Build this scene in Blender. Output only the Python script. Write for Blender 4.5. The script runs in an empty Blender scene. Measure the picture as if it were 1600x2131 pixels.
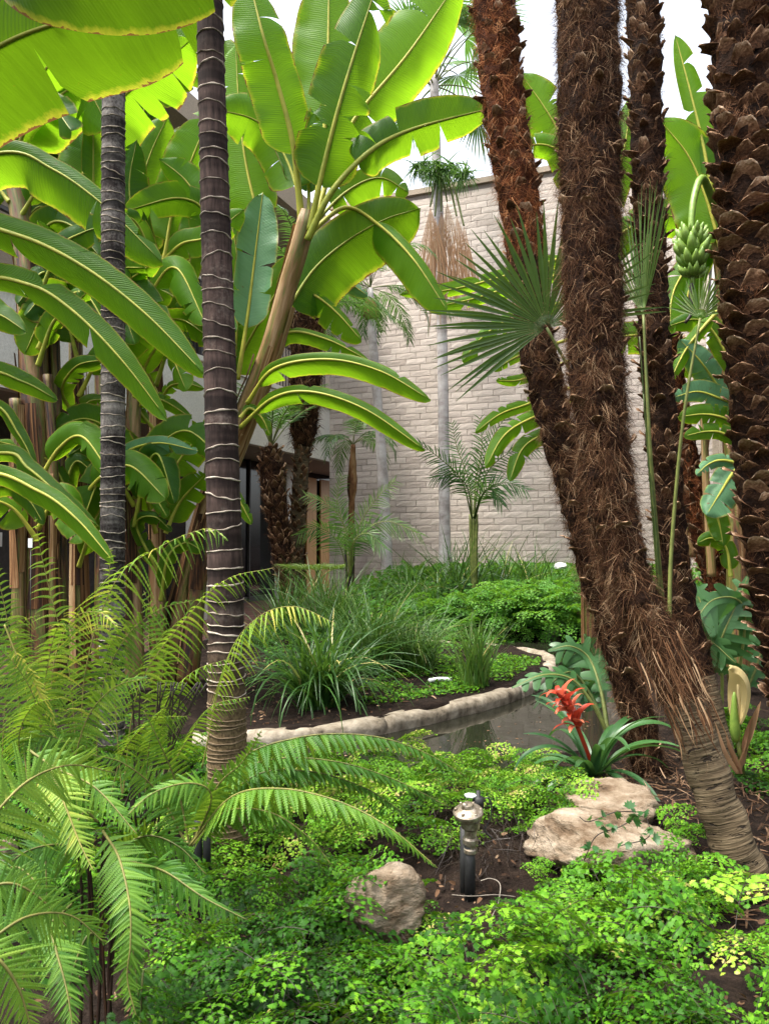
import bpy, math, random
import numpy as np
from mathutils import Vector, Matrix, noise

rnd = random.Random(7)
rng = np.random.default_rng(7)
scene = bpy.context.scene
COL = scene.collection

# ------------------------------------------------------------------ camera
EYE = 1.1
PITCH = math.radians(2.31)
FPX = 1600.0
cd = bpy.data.cameras.new('camera')
cam = bpy.data.objects.new('camera', cd)
COL.objects.link(cam)
cam.location = (0, 0, EYE)
cam.rotation_euler = (math.pi / 2 + PITCH, 0, 0)
cd.sensor_fit = 'VERTICAL'
cd.sensor_height = 24.0
cd.lens = 24.0 * FPX / 2131.0
cd.clip_start = 0.05
cd.clip_end = 2000
scene.camera = cam

# ------------------------------------------------------------------ light
SUN_EL, SUN_AZ = 68.0, 245.0          # azimuth clockwise from +Y (the way the camera looks)
world = bpy.data.worlds.new('World')
scene.world = world
world.use_nodes = True
wn = world.node_tree.nodes
wl = world.node_tree.links
wn.clear()
sky = wn.new('ShaderNodeTexSky')
sky.sky_type = 'NISHITA'
sky.sun_disc = False
sky.sun_elevation = math.radians(SUN_EL)
sky.sun_rotation = math.radians(SUN_AZ)
sky.air_density = 1.0
sky.dust_density = 5.0
sky.ozone_density = 1.0
bgn = wn.new('ShaderNodeBackground')
bgn.inputs['Strength'].default_value = 0.14
wo = wn.new('ShaderNodeOutputWorld')
hsv = wn.new('ShaderNodeHueSaturation')      # thin bright haze: the same pale sky all round
hsv.inputs['Saturation'].default_value = .35
wl.new(sky.outputs[0], hsv.inputs['Color'])
wl.new(hsv.outputs[0], bgn.inputs[0])
wl.new(bgn.outputs[0], wo.inputs[0])
sd = bpy.data.lights.new('sun', 'SUN')
sd.energy = 1.5
sd.angle = math.radians(10)
sd.color = (1.0, 0.95, 0.86)
sun = bpy.data.objects.new('sun', sd)
COL.objects.link(sun)
_az, _el = math.radians(SUN_AZ), math.radians(SUN_EL)
_d = Vector((math.sin(_az) * math.cos(_el), math.cos(_az) * math.cos(_el), math.sin(_el)))
sun.rotation_euler = (-_d).to_track_quat('-Z', 'Y').to_euler()
scene.view_settings.view_transform = 'Standard'
scene.view_settings.look = 'None'
scene.view_settings.gamma = 1.0
scene.view_settings.exposure = 2.12
scene.render.engine = 'CYCLES'
scene.cycles.max_bounces = 7
scene.cycles.diffuse_bounces = 4
scene.cycles.glossy_bounces = 3
scene.cycles.transmission_bounces = 4
scene.cycles.transparent_max_bounces = 6
scene.cycles.caustics_reflective = False
scene.cycles.caustics_refractive = False
scene.cycles.use_denoising = True

# ------------------------------------------------------------------ helpers
CAM = np.array([0, 0, EYE])
_FW = np.array([0, math.cos(PITCH), math.sin(PITCH)])
_UP = np.array([0, -math.sin(PITCH), math.cos(PITCH)])
_RT = np.array([1.0, 0, 0])


def P(px, py, d):
    """world point seen at photo pixel (px, py) at distance d along +Y"""
    v = (px - 800) / FPX * _RT - (py - 1065.5) / FPX * _UP + _FW
    return CAM + v * (d / v[1])


def PP(pts):
    return np.array([P(*p) for p in pts])


def proj(p):
    q = np.asarray(p) - CAM
    z = q @ _FW
    return 800 + FPX * (q @ _RT) / z, 1065.5 - FPX * (q @ _UP) / z


def px2m(w, d):
    return w / FPX * d


def nrm(a):
    a = np.asarray(a, float)
    return a / np.maximum(np.linalg.norm(a, axis=-1, keepdims=True), 1e-9)


def cr(pts, n):
    """Catmull-Rom through pts, n samples"""
    p = np.asarray(pts, float)
    if len(p) == 2:
        t = np.linspace(0, 1, n)[:, None]
        return p[0] * (1 - t) + p[1] * t
    q = np.vstack([2 * p[0] - p[1], p, 2 * p[-1] - p[-2]])
    seg = np.linalg.norm(np.diff(p, axis=0), axis=1)
    cum = np.concatenate([[0], np.cumsum(seg)])
    u = np.linspace(0, cum[-1], n)
    i = np.clip(np.searchsorted(cum, u, 'right') - 1, 0, len(seg) - 1)
    t = ((u - cum[i]) / np.maximum(seg[i], 1e-9))[:, None]
    p0, p1, p2, p3 = q[i], q[i + 1], q[i + 2], q[i + 3]
    return 0.5 * (2 * p1 + (p2 - p0) * t + (2 * p0 - 5 * p1 + 4 * p2 - p3) * t ** 2 + (3 * p1 - p0 - 3 * p2 + p3) * t ** 3)


def tangents(c):
    return nrm(np.gradient(c, axis=0))


def frames(c):
    T = tangents(c)
    up = np.array([0, 0, 1.0]) if abs(T[0][2]) < .9 else np.array([1.0, 0, 0])
    n = nrm(up - T[0] * (up @ T[0]))
    N = [n]
    for i in range(1, len(c)):
        n = nrm(N[-1] - T[i] * (N[-1] @ T[i]))
        N.append(n)
    N = np.array(N)
    return T, N, np.cross(T, N)


class MB:
    """collects geometry for one mesh object"""

    def __init__(s):
        s.v, s.t, s.q, s.ti, s.uv, s.n = [], [], [], [], [], 0

    def add(s, V, tris=None, quads=None, tint=0.5, uv=None):
        V = np.asarray(V, float).reshape(-1, 3)
        if tris is not None and len(tris):
            s.t.append(np.asarray(tris, np.int64).reshape(-1, 3) + s.n)
        if quads is not None and len(quads):
            s.q.append(np.asarray(quads, np.int64).reshape(-1, 4) + s.n)
        s.v.append(V)
        s.ti.append(np.broadcast_to(np.asarray(tint, float), (len(V),)))
        s.uv.append(np.zeros((len(V), 3)) if uv is None else np.asarray(uv, float).reshape(-1, 3))
        s.n += len(V)
        return s

    def box(s, a, b, tint=0.5):
        x0, y0, z0 = a
        x1, y1, z1 = b
        V = [(x0, y0, z0), (x1, y0, z0), (x1, y1, z0), (x0, y1, z0), (x0, y0, z1), (x1, y0, z1), (x1, y1, z1), (x0, y1, z1)]
        Q = [(0, 3, 2, 1), (4, 5, 6, 7), (0, 1, 5, 4), (1, 2, 6, 5), (2, 3, 7, 6), (3, 0, 4, 7)]
        return s.add(V, quads=Q, tint=tint)

    def tube(s, c, r, sides=8, tint=0.5, cap=True, vscale=1.0):
        c = np.asarray(c, float)
        n = len(c)
        r = np.broadcast_to(np.asarray(r, float), (n,))
        T, N, B = frames(c)
        a = np.linspace(0, 2 * math.pi, sides, endpoint=False)
        V = c[:, None, :] + r[:, None, None] * (np.cos(a)[None, :, None] * N[:, None, :] + np.sin(a)[None, :, None] * B[:, None, :])
        i = np.arange(n - 1)[:, None] * sides
        j = np.arange(sides)[None, :]
        k = (j + 1) % sides
        Q = np.stack([i + j, i + k, i + sides + k, i + sides + j], -1).reshape(-1, 4)
        uv = np.zeros((n, sides, 3))
        uv[..., 0] = (a / (2 * math.pi))[None, :]
        uv[..., 1] = np.linspace(0, 1, n)[:, None] * vscale
        s.add(V, quads=Q, tint=np.repeat(np.broadcast_to(tint, (n,)), sides), uv=uv)
        if cap:
            b = s.n - n * sides
            for e, rev in ((0, 1), ((n - 1) * sides, 0)):
                ids = list(range(b + e, b + e + sides))
                if rev:
                    ids = ids[::-1]
                s.t.append(np.array([(ids[0], ids[m], ids[m + 1]) for m in range(1, sides - 1)]))
        return s

    def build(s, name, mat, parent=None, smooth=True, local=False):
        V = np.concatenate(s.v) if s.v else np.zeros((0, 3))
        if parent is not None and not local:
            V = V - np.array(parent['_loc'])
        me = bpy.data.meshes.new(name)
        t = np.concatenate(s.t) if s.t else np.zeros((0, 3), np.int64)
        q = np.concatenate(s.q) if s.q else np.zeros((0, 4), np.int64)
        me.vertices.add(len(V))
        me.vertices.foreach_set('co', V.astype(np.float32).ravel())
        lv = np.concatenate([t.ravel(), q.ravel()]).astype(np.int32)
        me.loops.add(len(lv))
        me.loops.foreach_set('vertex_index', lv)
        np_ = len(t) + len(q)
        me.polygons.add(np_)
        st = np.concatenate([np.arange(len(t)) * 3, len(t) * 3 + np.arange(len(q)) * 4]).astype(np.int32)
        me.polygons.foreach_set('loop_start', st)
        me.polygons.foreach_set('use_smooth', np.full(np_, smooth))
        a = me.attributes.new('tint', 'FLOAT', 'POINT')
        a.data.foreach_set('value', np.concatenate(s.ti).astype(np.float32))
        a = me.attributes.new('uvm', 'FLOAT_VECTOR', 'POINT')
        a.data.foreach_set('vector', np.concatenate(s.uv).astype(np.float32).ravel())
        me.update(calc_edges=True)
        me.materials.append(mat)
        o = bpy.data.objects.new(name, me)
        COL.objects.link(o)
        if parent is not None:
            o.parent = parent
            if '_loc' in parent.keys():
                o['_loc'] = list(parent['_loc'])
        return o


def tag(o, label=None, cat=None, group=None, kind=None):
    if label: o['label'] = label
    if cat: o['category'] = cat
    if group: o['group'] = group
    if kind: o['kind'] = kind
    return o


def thing(name, label, cat, loc, group=None):
    o = bpy.data.objects.new(name, None)
    COL.objects.link(o)
    o.location = tuple(float(x) for x in loc)
    o['_loc'] = [float(x) for x in loc]
    o.empty_display_size = .1
    return tag(o, label, cat, group)


def link_copy(me, name, parent, M):
    """an alike piece sharing mesh data; M is a 4x4 world matrix"""
    o = bpy.data.objects.new(name, me)
    COL.objects.link(o)
    o.parent = parent
    L = Matrix.Translation(-Vector(parent['_loc']))
    o.matrix_basis = L @ M
    return o


def mat4(x, y, z, o):
    return Matrix(((x[0], y[0], z[0], o[0]), (x[1], y[1], z[1], o[1]), (x[2], y[2], z[2], o[2]), (0, 0, 0, 1)))


def rot_about(v, axis, ang):
    """rotate rows of v about rows of axis by ang"""
    axis = nrm(axis)
    c, s_ = np.cos(ang), np.sin(ang)
    return v * c + np.cross(axis, v) * s_ + axis * np.sum(axis * v, -1, keepdims=True) * (1 - c)


# ------------------------------------------------------------------ materials
class NT:
    def __init__(s, name):
        s.m = bpy.data.materials.new(name)
        s.m.use_nodes = True
        s.t = s.m.node_tree
        s.n = s.t.nodes
        s.n.clear()
        s.out = s.n.new('ShaderNodeOutputMaterial')

    def node(s, typ, **kw):
        nd = s.n.new(typ)
        for k, v in kw.items():
            setattr(nd, k, v)
        return nd

    def link(s, a, b):
        s.t.links.new(a, b)

    def val(s, sock, v):
        if hasattr(v, 'is_output') or isinstance(v, bpy.types.NodeSocket):
            s.link(v, sock)
        else:
            sock.default_value = v

    def math(s, op, a, b=0.0, c=0.0, clamp=False):
        nd = s.node('ShaderNodeMath', operation=op, use_clamp=clamp)
        s.val(nd.inputs[0], a)
        s.val(nd.inputs[1], b)
        s.val(nd.inputs[2], c)
        return nd.outputs[0]

    def attr(s, name):
        return s.node('ShaderNodeAttribute', attribute_name=name)

    def coord(s, kind='Object'):
        return s.node('ShaderNodeTexCoord').outputs[kind]

    def pos(s):
        return s.node('ShaderNodeNewGeometry').outputs['Position']

    def mapping(s, vec, scale):
        nd = s.node('ShaderNodeMapping')
        s.link(vec, nd.inputs[0])
        nd.inputs['Scale'].default_value = scale
        return nd.outputs[0]

    def noise(s, vec, scale=5, detail=4, rough=.6, dim='3D', dist=0.0):
        nd = s.node('ShaderNodeTexNoise', noise_dimensions=dim)
        s.link(vec, nd.inputs['Vector'])
        nd.inputs['Scale'].default_value = scale
        nd.inputs['Detail'].default_value = detail
        nd.inputs['Roughness'].default_value = rough
        nd.inputs['Distortion'].default_value = dist
        return nd.outputs[0]

    def ramp(s, fac, stops, interp='LINEAR'):
        nd = s.node('ShaderNodeValToRGB')
        nd.color_ramp.interpolation = interp
        e = nd.color_ramp.elements
        while len(e) > 1:
            e.remove(e[-1])
        for i, (p, c) in enumerate(stops):
            x = e[0] if i == 0 else e.new(p)
            x.position = p
            c = (c, c, c) if isinstance(c, (int, float)) else c
            x.color = (*c, 1)
        s.val(nd.inputs[0], fac)
        return nd.outputs[0]

    def mix(s, fac, a, b, blend='MIX'):
        nd = s.node('ShaderNodeMix', data_type='RGBA', blend_type=blend)
        s.val(nd.inputs[0], fac)
        for sock, v in ((nd.inputs[6], a), (nd.inputs[7], b)):
            s.val(sock, (*v, 1) if isinstance(v, tuple) and len(v) == 3 else v)
        return nd.outputs[2]

    def bump(s, h, strength=.3, dist=.01):
        nd = s.node('ShaderNodeBump')
        s.link(h, nd.inputs['Height'])
        nd.inputs['Strength'].default_value = strength
        nd.inputs['Distance'].default_value = dist
        return nd.outputs[0]

    def principled(s, col, rough=.6, spec=.4, normal=None, metal=0.0):
        b = s.node('ShaderNodeBsdfPrincipled')
        s.val(b.inputs['Base Color'], (*col, 1) if isinstance(col, tuple) else col)
        s.val(b.inputs['Roughness'], rough)
        s.val(b.inputs['Specular IOR Level'], spec)
        b.inputs['Metallic'].default_value = metal
        if normal is not None:
            s.link(normal, b.inputs['Normal'])
        return b.outputs[0]

    def done(s, sh):
        s.link(sh, s.out.inputs[0])
        return s.m


def leaf_mat(name, stops, tcol, trans=.35, rough=.45, spec=.35, nscale=30):
    """foliage: colour from the per-leaf tint, some light passing through"""
    n = NT(name)
    t = n.attr('tint').outputs['Fac']
    nz = n.noise(n.pos(), nscale, 3)
    f = n.math('ADD', t, n.math('MULTIPLY', n.math('SUBTRACT', nz, .5), .35), clamp=True)
    col = n.ramp(f, stops)
    p = n.principled(col, rough, spec)
    tr = n.node('ShaderNodeBsdfTranslucent')
    n.link(n.mix(.55, col, tcol), tr.inputs[0])
    mx = n.node('ShaderNodeMixShader')
    mx.inputs[0].default_value = trans
    n.link(p, mx.inputs[1])
    n.link(tr.outputs[0], mx.inputs[2])
    return n.done(mx.outputs[0])


def banana_mat(name, dark, light, tcol, trans=.5, rough=.38):
    n = NT(name)
    u = n.attr('uvm').outputs['Vector']
    sp = n.node('ShaderNodeSeparateXYZ')
    n.link(u, sp.inputs[0])
    au = n.math('ABSOLUTE', sp.outputs[0])
    ph = n.math('SUBTRACT', sp.outputs[1], n.math('MULTIPLY', au, .045))
    cb = n.node('ShaderNodeCombineXYZ')
    n.link(n.math('MULTIPLY', ph, 75.0), cb.inputs[0])
    n.link(n.math('MULTIPLY', sp.outputs[0], .8), cb.inputs[1])
    n.link(n.math('MULTIPLY', sp.outputs[2], 37.0), cb.inputs[2])
    st = n.noise(cb.outputs[0], 1.0, 3, .65)
    fine = n.math('SINE', n.math('MULTIPLY', ph, 560.0))
    t = n.attr('tint').outputs['Fac']
    big = n.noise(n.pos(), 5, 3)
    f = n.math('ADD', n.math('ADD', t, n.math('MULTIPLY', n.math('SUBTRACT', st, .5), .55)), n.math('MULTIPLY', n.math('SUBTRACT', big, .5), .3), clamp=True)
    col = n.ramp(f, [(.1, dark), (.9, light)])
    tc = n.mix(f, tuple(c * .55 for c in tcol), tcol)
    # dry, yellowing margin
    en = n.noise(n.pos(), 22, 4)
    edge = n.math('GREATER_THAN', n.math('ADD', au, n.math('MULTIPLY', n.math('SUBTRACT', en, .55), .22)), .975)
    yel = n.math('SMOOTH_MIN', 1.0, n.math('MULTIPLY', n.math('SUBTRACT', n.math('ADD', au, n.math('MULTIPLY', n.math('SUBTRACT', en, .5), .25)), .87), 7.0), .1, clamp=True)
    col = n.mix(n.math('MULTIPLY', yel, .7), col, (.32, .30, .03))
    col = n.mix(edge, col, (.16, .07, .02))
    spot = n.ramp(n.noise(n.pos(), 38, 3, .5), [(.70, 0.0), (.735, 1.0)])      # scattered brown scars
    col = n.mix(n.math('MULTIPLY', spot, .8), col, (.10, .055, .02))
    tc = n.mix(n.math('MULTIPLY', yel, .7), tc, (.7, .6, .05))
    tc = n.mix(edge, tc, (.2, .09, .03))
    h = n.math('ADD', n.math('MULTIPLY', fine, .25), st)
    nb = n.bump(h, .35, .006)
    p = n.principled(col, rough, .22, nb)
    tr = n.node('ShaderNodeBsdfTranslucent')
    n.link(tc, tr.inputs[0])
    n.link(nb, tr.inputs['Normal'])
    mx = n.node('ShaderNodeMixShader')
    mx.inputs[0].default_value = trans
    n.link(p, mx.inputs[1])
    n.link(tr.outputs[0], mx.inputs[2])
    return n.done(mx.outputs[0])


def simple_mat(name, stops, rough=.8, spec=.25, nscale=8, stretch=(1, 1, 1), bump=.4, bdist=.01, usetint=.5, kind='pos', metal=0.0, detail=6):
    n = NT(name)
    v = n.pos() if kind == 'pos' else n.attr('uvm').outputs['Vector'] if kind == 'uv' else n.coord('Object')
    v = n.mapping(v, stretch)
    nz = n.noise(v, nscale, detail, .65)
    t = n.attr('tint').outputs['Fac']
    f = n.math('ADD', nz, n.math('MULTIPLY', n.math('SUBTRACT', t, .5), usetint), clamp=True)
    col = n.ramp(f, stops)
    nb = n.bump(nz, bump, bdist) if bump else None
    return n.done(n.principled(col, rough, spec, nb, metal))


M = {}
M['banana'] = banana_mat('banana_leaf', (.014, .066, .005), (.085, .205, .010), (.27, .53, .012), .55, .48)
M['banana_dimmed'] = banana_mat('banana_leaf_dimmed', (.014, .060, .005), (.070, .165, .010), (.20, .40, .008), .34, .48)  # darker, less translucent copy: a dimmer sun glow put into the material
M['banana_top'] = banana_mat('banana_leaf_sky_sheen', (.045, .13, .06), (.13, .27, .13), (.16, .36, .05), .22, .36)  # paler blue-green: sky sheen of the leaf tops put into the colour
M['banana_rib'] = simple_mat('banana_midrib', [(.2, (.16, .20, .02)), (.8, (.40, .37, .05))], .5, .3, 14, bump=.1)
M['pseudostem'] = simple_mat('pseudostem', [(.37, (.006, .004, .003)), (.44, (.035, .015, .007)), (.49, (.14, .058, .020)), (.53, (.07, .08, .014)), (.57, (.13, .12, .025)), (.62, (.21, .12, .048)), (.74, (.34, .23, .12))], .5, .4, 1.0, (6, 1.3, 1), .8, .02, .45, 'uv', detail=10)
M['dry_sheath'] = simple_mat('dry_sheath', [(.34, (.02, .009, .005)), (.44, (.10, .042, .016)), (.54, (.20, .10, .04)), (.68, (.33, .22, .115))], .75, .2, 1.0, (4, 1.3, 1), .6, .01, .6, 'uv', detail=10)
M['fern'] = leaf_mat('fern', [(0, (.010, .045, .006)), (.35, (.040, .125, .012)), (.6, (.115, .235, .022)), (.85, (.25, .35, .045)), (1, (.44, .40, .06))], (.38, .54, .03), .34, .5, .25)
M['fern_rib'] = simple_mat('fern_rachis', [(.2, (.05, .06, .012)), (.8, (.22, .20, .05))], .6, .3, 30, bump=0, usetint=1)
M['dark_stem'] = simple_mat('dark_stem', [(.2, (.008, .006, .005)), (.8, (.035, .02, .012))], .5, .4, 30, bump=0)
M['maiden'] = leaf_mat('maidenhair', [(0, (.006, .030, .002)), (.3, (.020, .082, .004)), (.55, (.060, .180, .007)), (.8, (.135, .290, .014)), (.93, (.22, .32, .03)), (1, (.34, .27, .10))], (.26, .50, .02), .25, .55, .18, 60)
M['maiden_blue'] = leaf_mat('maidenhair_far', [(0, (.018, .07, .010)), (.5, (.055, .18, .018)), (1, (.15, .32, .03))], (.28, .55, .03), .35, .5, .25, 30)
M['grass'] = leaf_mat('strap_leaf', [(0, (.016, .055, .010)), (.5, (.045, .12, .018)), (.85, (.12, .20, .03)), (1, (.40, .34, .12))], (.2, .4, .04), .25, .4, .4)
M['palm'] = leaf_mat('palm_leaflet', [(0, (.014, .045, .014)), (.5, (.04, .11, .022)), (1, (.13, .22, .04))], (.2, .42, .05), .28, .38, .45)
M['palm_rib'] = simple_mat('palm_rachis', [(.2, (.035, .055, .012)), (.8, (.17, .19, .05))], .5, .3, 20, bump=0, usetint=1)
M['fan'] = leaf_mat('fan_leaf', [(0, (.016, .045, .010)), (.5, (.045, .095, .018)), (1, (.13, .18, .04))], (.25, .4, .04), .22, .45, .35)
M['dead_frond'] = leaf_mat('dead_frond', [(0, (.22, .11, .06)), (.5, (.38, .23, .13)), (1, (.55, .42, .28))], (.6, .4, .2), .3, .8, .2)
M['monstera'] = leaf_mat('philodendron_leaf', [(0, (.015, .06, .016)), (1, (.06, .15, .045))], (.2, .45, .06), .25, .42, .4)
M['bromeliad'] = leaf_mat('bromeliad_leaf', [(0, (.014, .05, .016)), (1, (.05, .13, .035))], (.15, .35, .05), .2, .3, .5)
M['red'] = leaf_mat('red_bract', [(0, (.16, .012, .006)), (.6, (.46, .050, .020)), (1, (.60, .17, .09))], (.8, .1, .06), .3, .4, .4)
M['cream'] = leaf_mat('cream_spathe', [(0, (.36, .27, .10)), (1, (.62, .50, .24))], (.8, .7, .3), .2, .5, .3)
M['fruit'] = simple_mat('green_banana', [(.2, (.06, .14, .02)), (.8, (.22, .32, .05))], .45, .4, 25, bump=.1, usetint=.8)
M['fibre'] = leaf_mat('trunk_fibre', [(0, (.008, .004, .003)), (.45, (.052, .023, .011)), (.75, (.14, .070, .033)), (1, (.36, .24, .14))], (.3, .12, .05), .10, .9, .1)
M['fibre_red'] = leaf_mat('trunk_fibre_red', [(0, (.03, .010, .005)), (.5, (.20, .062, .020)), (1, (.50, .25, .11))], (.5, .18, .06), .12, .9, .1)
M['fibre_dull'] = leaf_mat('trunk_fibre_dull', [(0, (.012, .005, .003)), (.5, (.095, .036, .014)), (1, (.28, .15, .08))], (.4, .15, .06), .10, .9, .1)
M['fibre_grey'] = leaf_mat('trunk_fibre_grey', [(0, (.03, .022, .018)), (.5, (.11, .085, .066)), (1, (.36, .31, .26))], (.3, .2, .1), .10, .9, .1)
M['core'] = simple_mat('trunk_core', [(.3, (.003, .0015, .001)), (.6, (.022, .010, .005)), (.85, (.06, .03, .015))], .9, .1, 22, (1, 1, 1.4), .9, .03, .6)
M['core_red'] = simple_mat('trunk_core_red', [(.3, (.010, .003, .002)), (.6, (.07, .022, .008)), (.85, (.16, .06, .025))], .9, .1, 22, (1, 1, 1.4), .9, .03, .6)
M['stub'] = simple_mat('leaf_base', [(.15, (.018, .009, .005)), (.42, (.105, .050, .025)), (.68, (.25, .145, .08)), (.92, (.48, .35, .24))], .85, .15, 9, (1, 1, 1), .5, .01, .9, 'obj')
M['soil'] = simple_mat('soil', [(.25, (.005, .0035, .003)), (.55, (.017, .011, .008)), (.8, (.045, .030, .021))], .95, .1, 14, (1, 1, 1), 1.0, .04, 0)
M['litter'] = leaf_mat('leaf_litter', [(0, (.03, .016, .010)), (.5, (.12, .065, .035)), (1, (.32, .22, .14))], (.3, .2, .1), .1, .85, .15)
M['boulder'] = simple_mat('sandstone', [(.28, (.035, .022, .014)), (.40, (.13, .088, .054)), (.55, (.255, .20, .142)), (.72, (.40, .335, .255))], .92, .12, 9, (1, 1, 2.2), 1.0, .05, .3, detail=12)
M['kerb'] = simple_mat('kerb_stone', [(.28, (.05, .04, .028)), (.40, (.17, .14, .10)), (.56, (.29, .25, .19)), (.75, (.42, .38, .31))], .85, .2, 9, (1, 1, 1), .8, .02, .3, detail=9)
M['path'] = simple_mat('brick_paving', [(.3, (.12, .06, .045)), (.7, (.25, .14, .11))], .85, .2, 4, bump=.2, usetint=.9)
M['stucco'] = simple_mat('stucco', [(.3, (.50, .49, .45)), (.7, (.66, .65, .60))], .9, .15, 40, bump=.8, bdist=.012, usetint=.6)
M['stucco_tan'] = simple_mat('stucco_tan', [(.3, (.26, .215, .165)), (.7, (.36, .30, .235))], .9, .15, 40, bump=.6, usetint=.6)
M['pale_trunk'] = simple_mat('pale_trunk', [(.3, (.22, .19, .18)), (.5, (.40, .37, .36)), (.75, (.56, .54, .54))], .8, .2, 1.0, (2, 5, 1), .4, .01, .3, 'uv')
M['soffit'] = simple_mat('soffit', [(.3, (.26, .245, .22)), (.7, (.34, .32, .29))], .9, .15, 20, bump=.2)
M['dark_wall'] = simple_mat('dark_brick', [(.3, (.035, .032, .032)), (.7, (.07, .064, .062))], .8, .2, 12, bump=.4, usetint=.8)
M['glass'] = simple_mat('dark_glass', [(.3, (.004, .004, .005)), (.7, (.010, .011, .014))], .08, .5, 2, bump=0)
M['wood'] = simple_mat('wood_panel', [(.3, (.28, .13, .03)), (.7, (.46, .25, .07))], .5, .35, 3, (6, 6, .6), .1, .01, .4)
M['metal'] = simple_mat('dark_metal', [(.3, (.03, .028, .026)), (.7, (.05, .046, .042))], .5, .4, 10, bump=0)
M['white'] = simple_mat('white_paint', [(.3, (.62, .62, .60)), (.7, (.76, .76, .74))], .6, .3, 10, bump=.1)
M['brass'] = simple_mat('weathered_brass', [(.3, (.07, .05, .03)), (.5, (.22, .18, .13)), (.75, (.42, .38, .32))], .45, .5, 60, bump=.5, bdist=.003, metal=.75)
M['pipe'] = simple_mat('black_pipe', [(.3, (.008, .008, .008)), (.7, (.020, .020, .020))], .6, .4, 20, bump=.1)
M['twig'] = simple_mat('pale_twig', [(.3, (.12, .10, .08)), (.7, (.26, .23, .19))], .8, .2, 20, bump=.1)


def bare_mat():
    n = NT('bare_palm_bark')
    uv = n.attr('uvm').outputs['Vector']
    big = n.noise(n.mapping(uv, (4, 5, 1)), 1.0, 4, .6)
    rings = n.noise(n.mapping(uv, (2.5, 75, 1)), 1.0, 3, .6)
    crack = n.noise(n.mapping(uv, (9, 60, 1)), 1.0, 3, .55, dist=.4)
    col = n.ramp(n.math('ADD', n.math('MULTIPLY', big, .4), n.math('MULTIPLY', rings, .6)), [(.32, (.025, .017, .010)), (.5, (.070, .050, .028)), (.68, (.150, .115, .070))])
    ck = n.ramp(crack, [(.34, 1.0), (.41, 0.0)])
    col = n.mix(ck, col, (.012, .008, .005))
    return n.done(n.principled(col, .85, .15, n.bump(n.math('SUBTRACT', rings, n.math('MULTIPLY', ck, .8)), .9, .012)))


M['bare'] = bare_mat()


def ringed_mat(name, dark, mid, pale, amt, foot=0.0):
    n = NT(name)
    uv = n.attr('uvm').outputs['Vector']
    st = n.noise(n.mapping(uv, (26, 9, 1)), 1.0, 5, .7)
    big = n.noise(n.pos(), 6, 5, .65)
    col = n.ramp(st, [(.3, dark), (.6, mid)])
    # pale lichen bloom
    li = n.ramp(n.math('ADD', n.math('MULTIPLY', big, .6), n.math('MULTIPLY', n.noise(n.pos(), 70, 4, .7), .4)), [(.5 - amt, 0.0), (.72 - amt, 1.0)])
    col = n.mix(n.math('MULTIPLY', li, .75), col, pale)
    # the bark of each internode weathers differently
    bands = n.noise(n.mapping(uv, (.35, 15, 1)), 1.0, 2, .5)
    col = n.mix(n.ramp(bands, [(.38, 0.0), (.62, .8)]), col, tuple(c * .35 for c in dark))
    if foot:
        # tan fibrous foot of the trunk, ragged at its upper edge
        sp = n.node('ShaderNodeSeparateXYZ')
        n.link(uv, sp.inputs[0])
        fm = n.ramp(n.math('ADD', sp.outputs[1], n.math('MULTIPLY', n.math('SUBTRACT', big, .5), .35)), [(foot * .55, 1.0), (foot, 0.0)])
        tan = n.ramp(n.noise(n.mapping(uv, (40, 70, 1)), 1.0, 4, .7), [(.35, (.045, .030, .014)), (.62, (.19, .135, .07))])
        col = n.mix(n.math('MULTIPLY', fm, .85), col, tan)
    return n.done(n.principled(col, .85, .10, n.bump(st, .5, .008)))


M['ringed_dark'] = ringed_mat('ringed_trunk_dark', (.016, .011, .010), (.078, .052, .043), (.22, .18, .15), -.03, .8)
M['ringed_pale'] = ringed_mat('ringed_trunk_pale', (.014, .011, .011), (.060, .048, .044), (.36, .33, .30), .065)
M['scar'] = simple_mat('ring_scar', [(.3, (.13, .10, .072)), (.7, (.40, .345, .28))], .85, .15, 40, bump=.5, usetint=.5)
M['scar_low'] = simple_mat('ring_scar_low', [(.3, (.05, .034, .02)), (.7, (.17, .125, .075))], .9, .15, 30, bump=.5, usetint=.4)


def block_mat():
    n = NT('split_face_block')
    r = n.node('ShaderNodeObjectInfo').outputs['Random']
    t = n.attr('tint').outputs['Fac']
    f = n.math('FRACT', n.math('ADD', r, t))
    sp = n.noise(n.pos(), 55, 5, .75)
    stain = n.ramp(n.noise(n.mapping(n.pos(), (1.1, 1.1, .16)), 1.2, 6, .7), [(.38, 0.0), (.68, 1.0)])
    g = n.math('ADD', n.math('MULTIPLY', f, .28), n.math('MULTIPLY', sp, .72))
    col = n.ramp(g, [(.25, (.34, .285, .24)), (.5, (.50, .43, .37)), (.75, (.63, .555, .485))])
    col = n.mix(n.math('MULTIPLY', stain, .5), col, (.36, .31, .285))
    return n.done(n.principled(col, .92, .12, n.bump(sp, .5, .012)))


M['block'] = block_mat()
M['mortar'] = simple_mat('mortar', [(.3, (.17, .15, .135)), (.7, (.25, .215, .19))], .95, .1, 20, bump=.3)


def water_mat():
    n = NT('pond_water')
    h = n.noise(n.pos(), 5, 2, .5)
    b = n.node('ShaderNodeBsdfPrincipled')
    b.inputs['Base Color'].default_value = (.012, .012, .008, 1)
    b.inputs['Roughness'].default_value = .03
    b.inputs['IOR'].default_value = 1.33
    b.inputs['Specular IOR Level'].default_value = .5
    n.link(n.bump(h, .05, .02), b.inputs['Normal'])
    return n.done(b.outputs[0])


M['water'] = water_mat()

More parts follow.
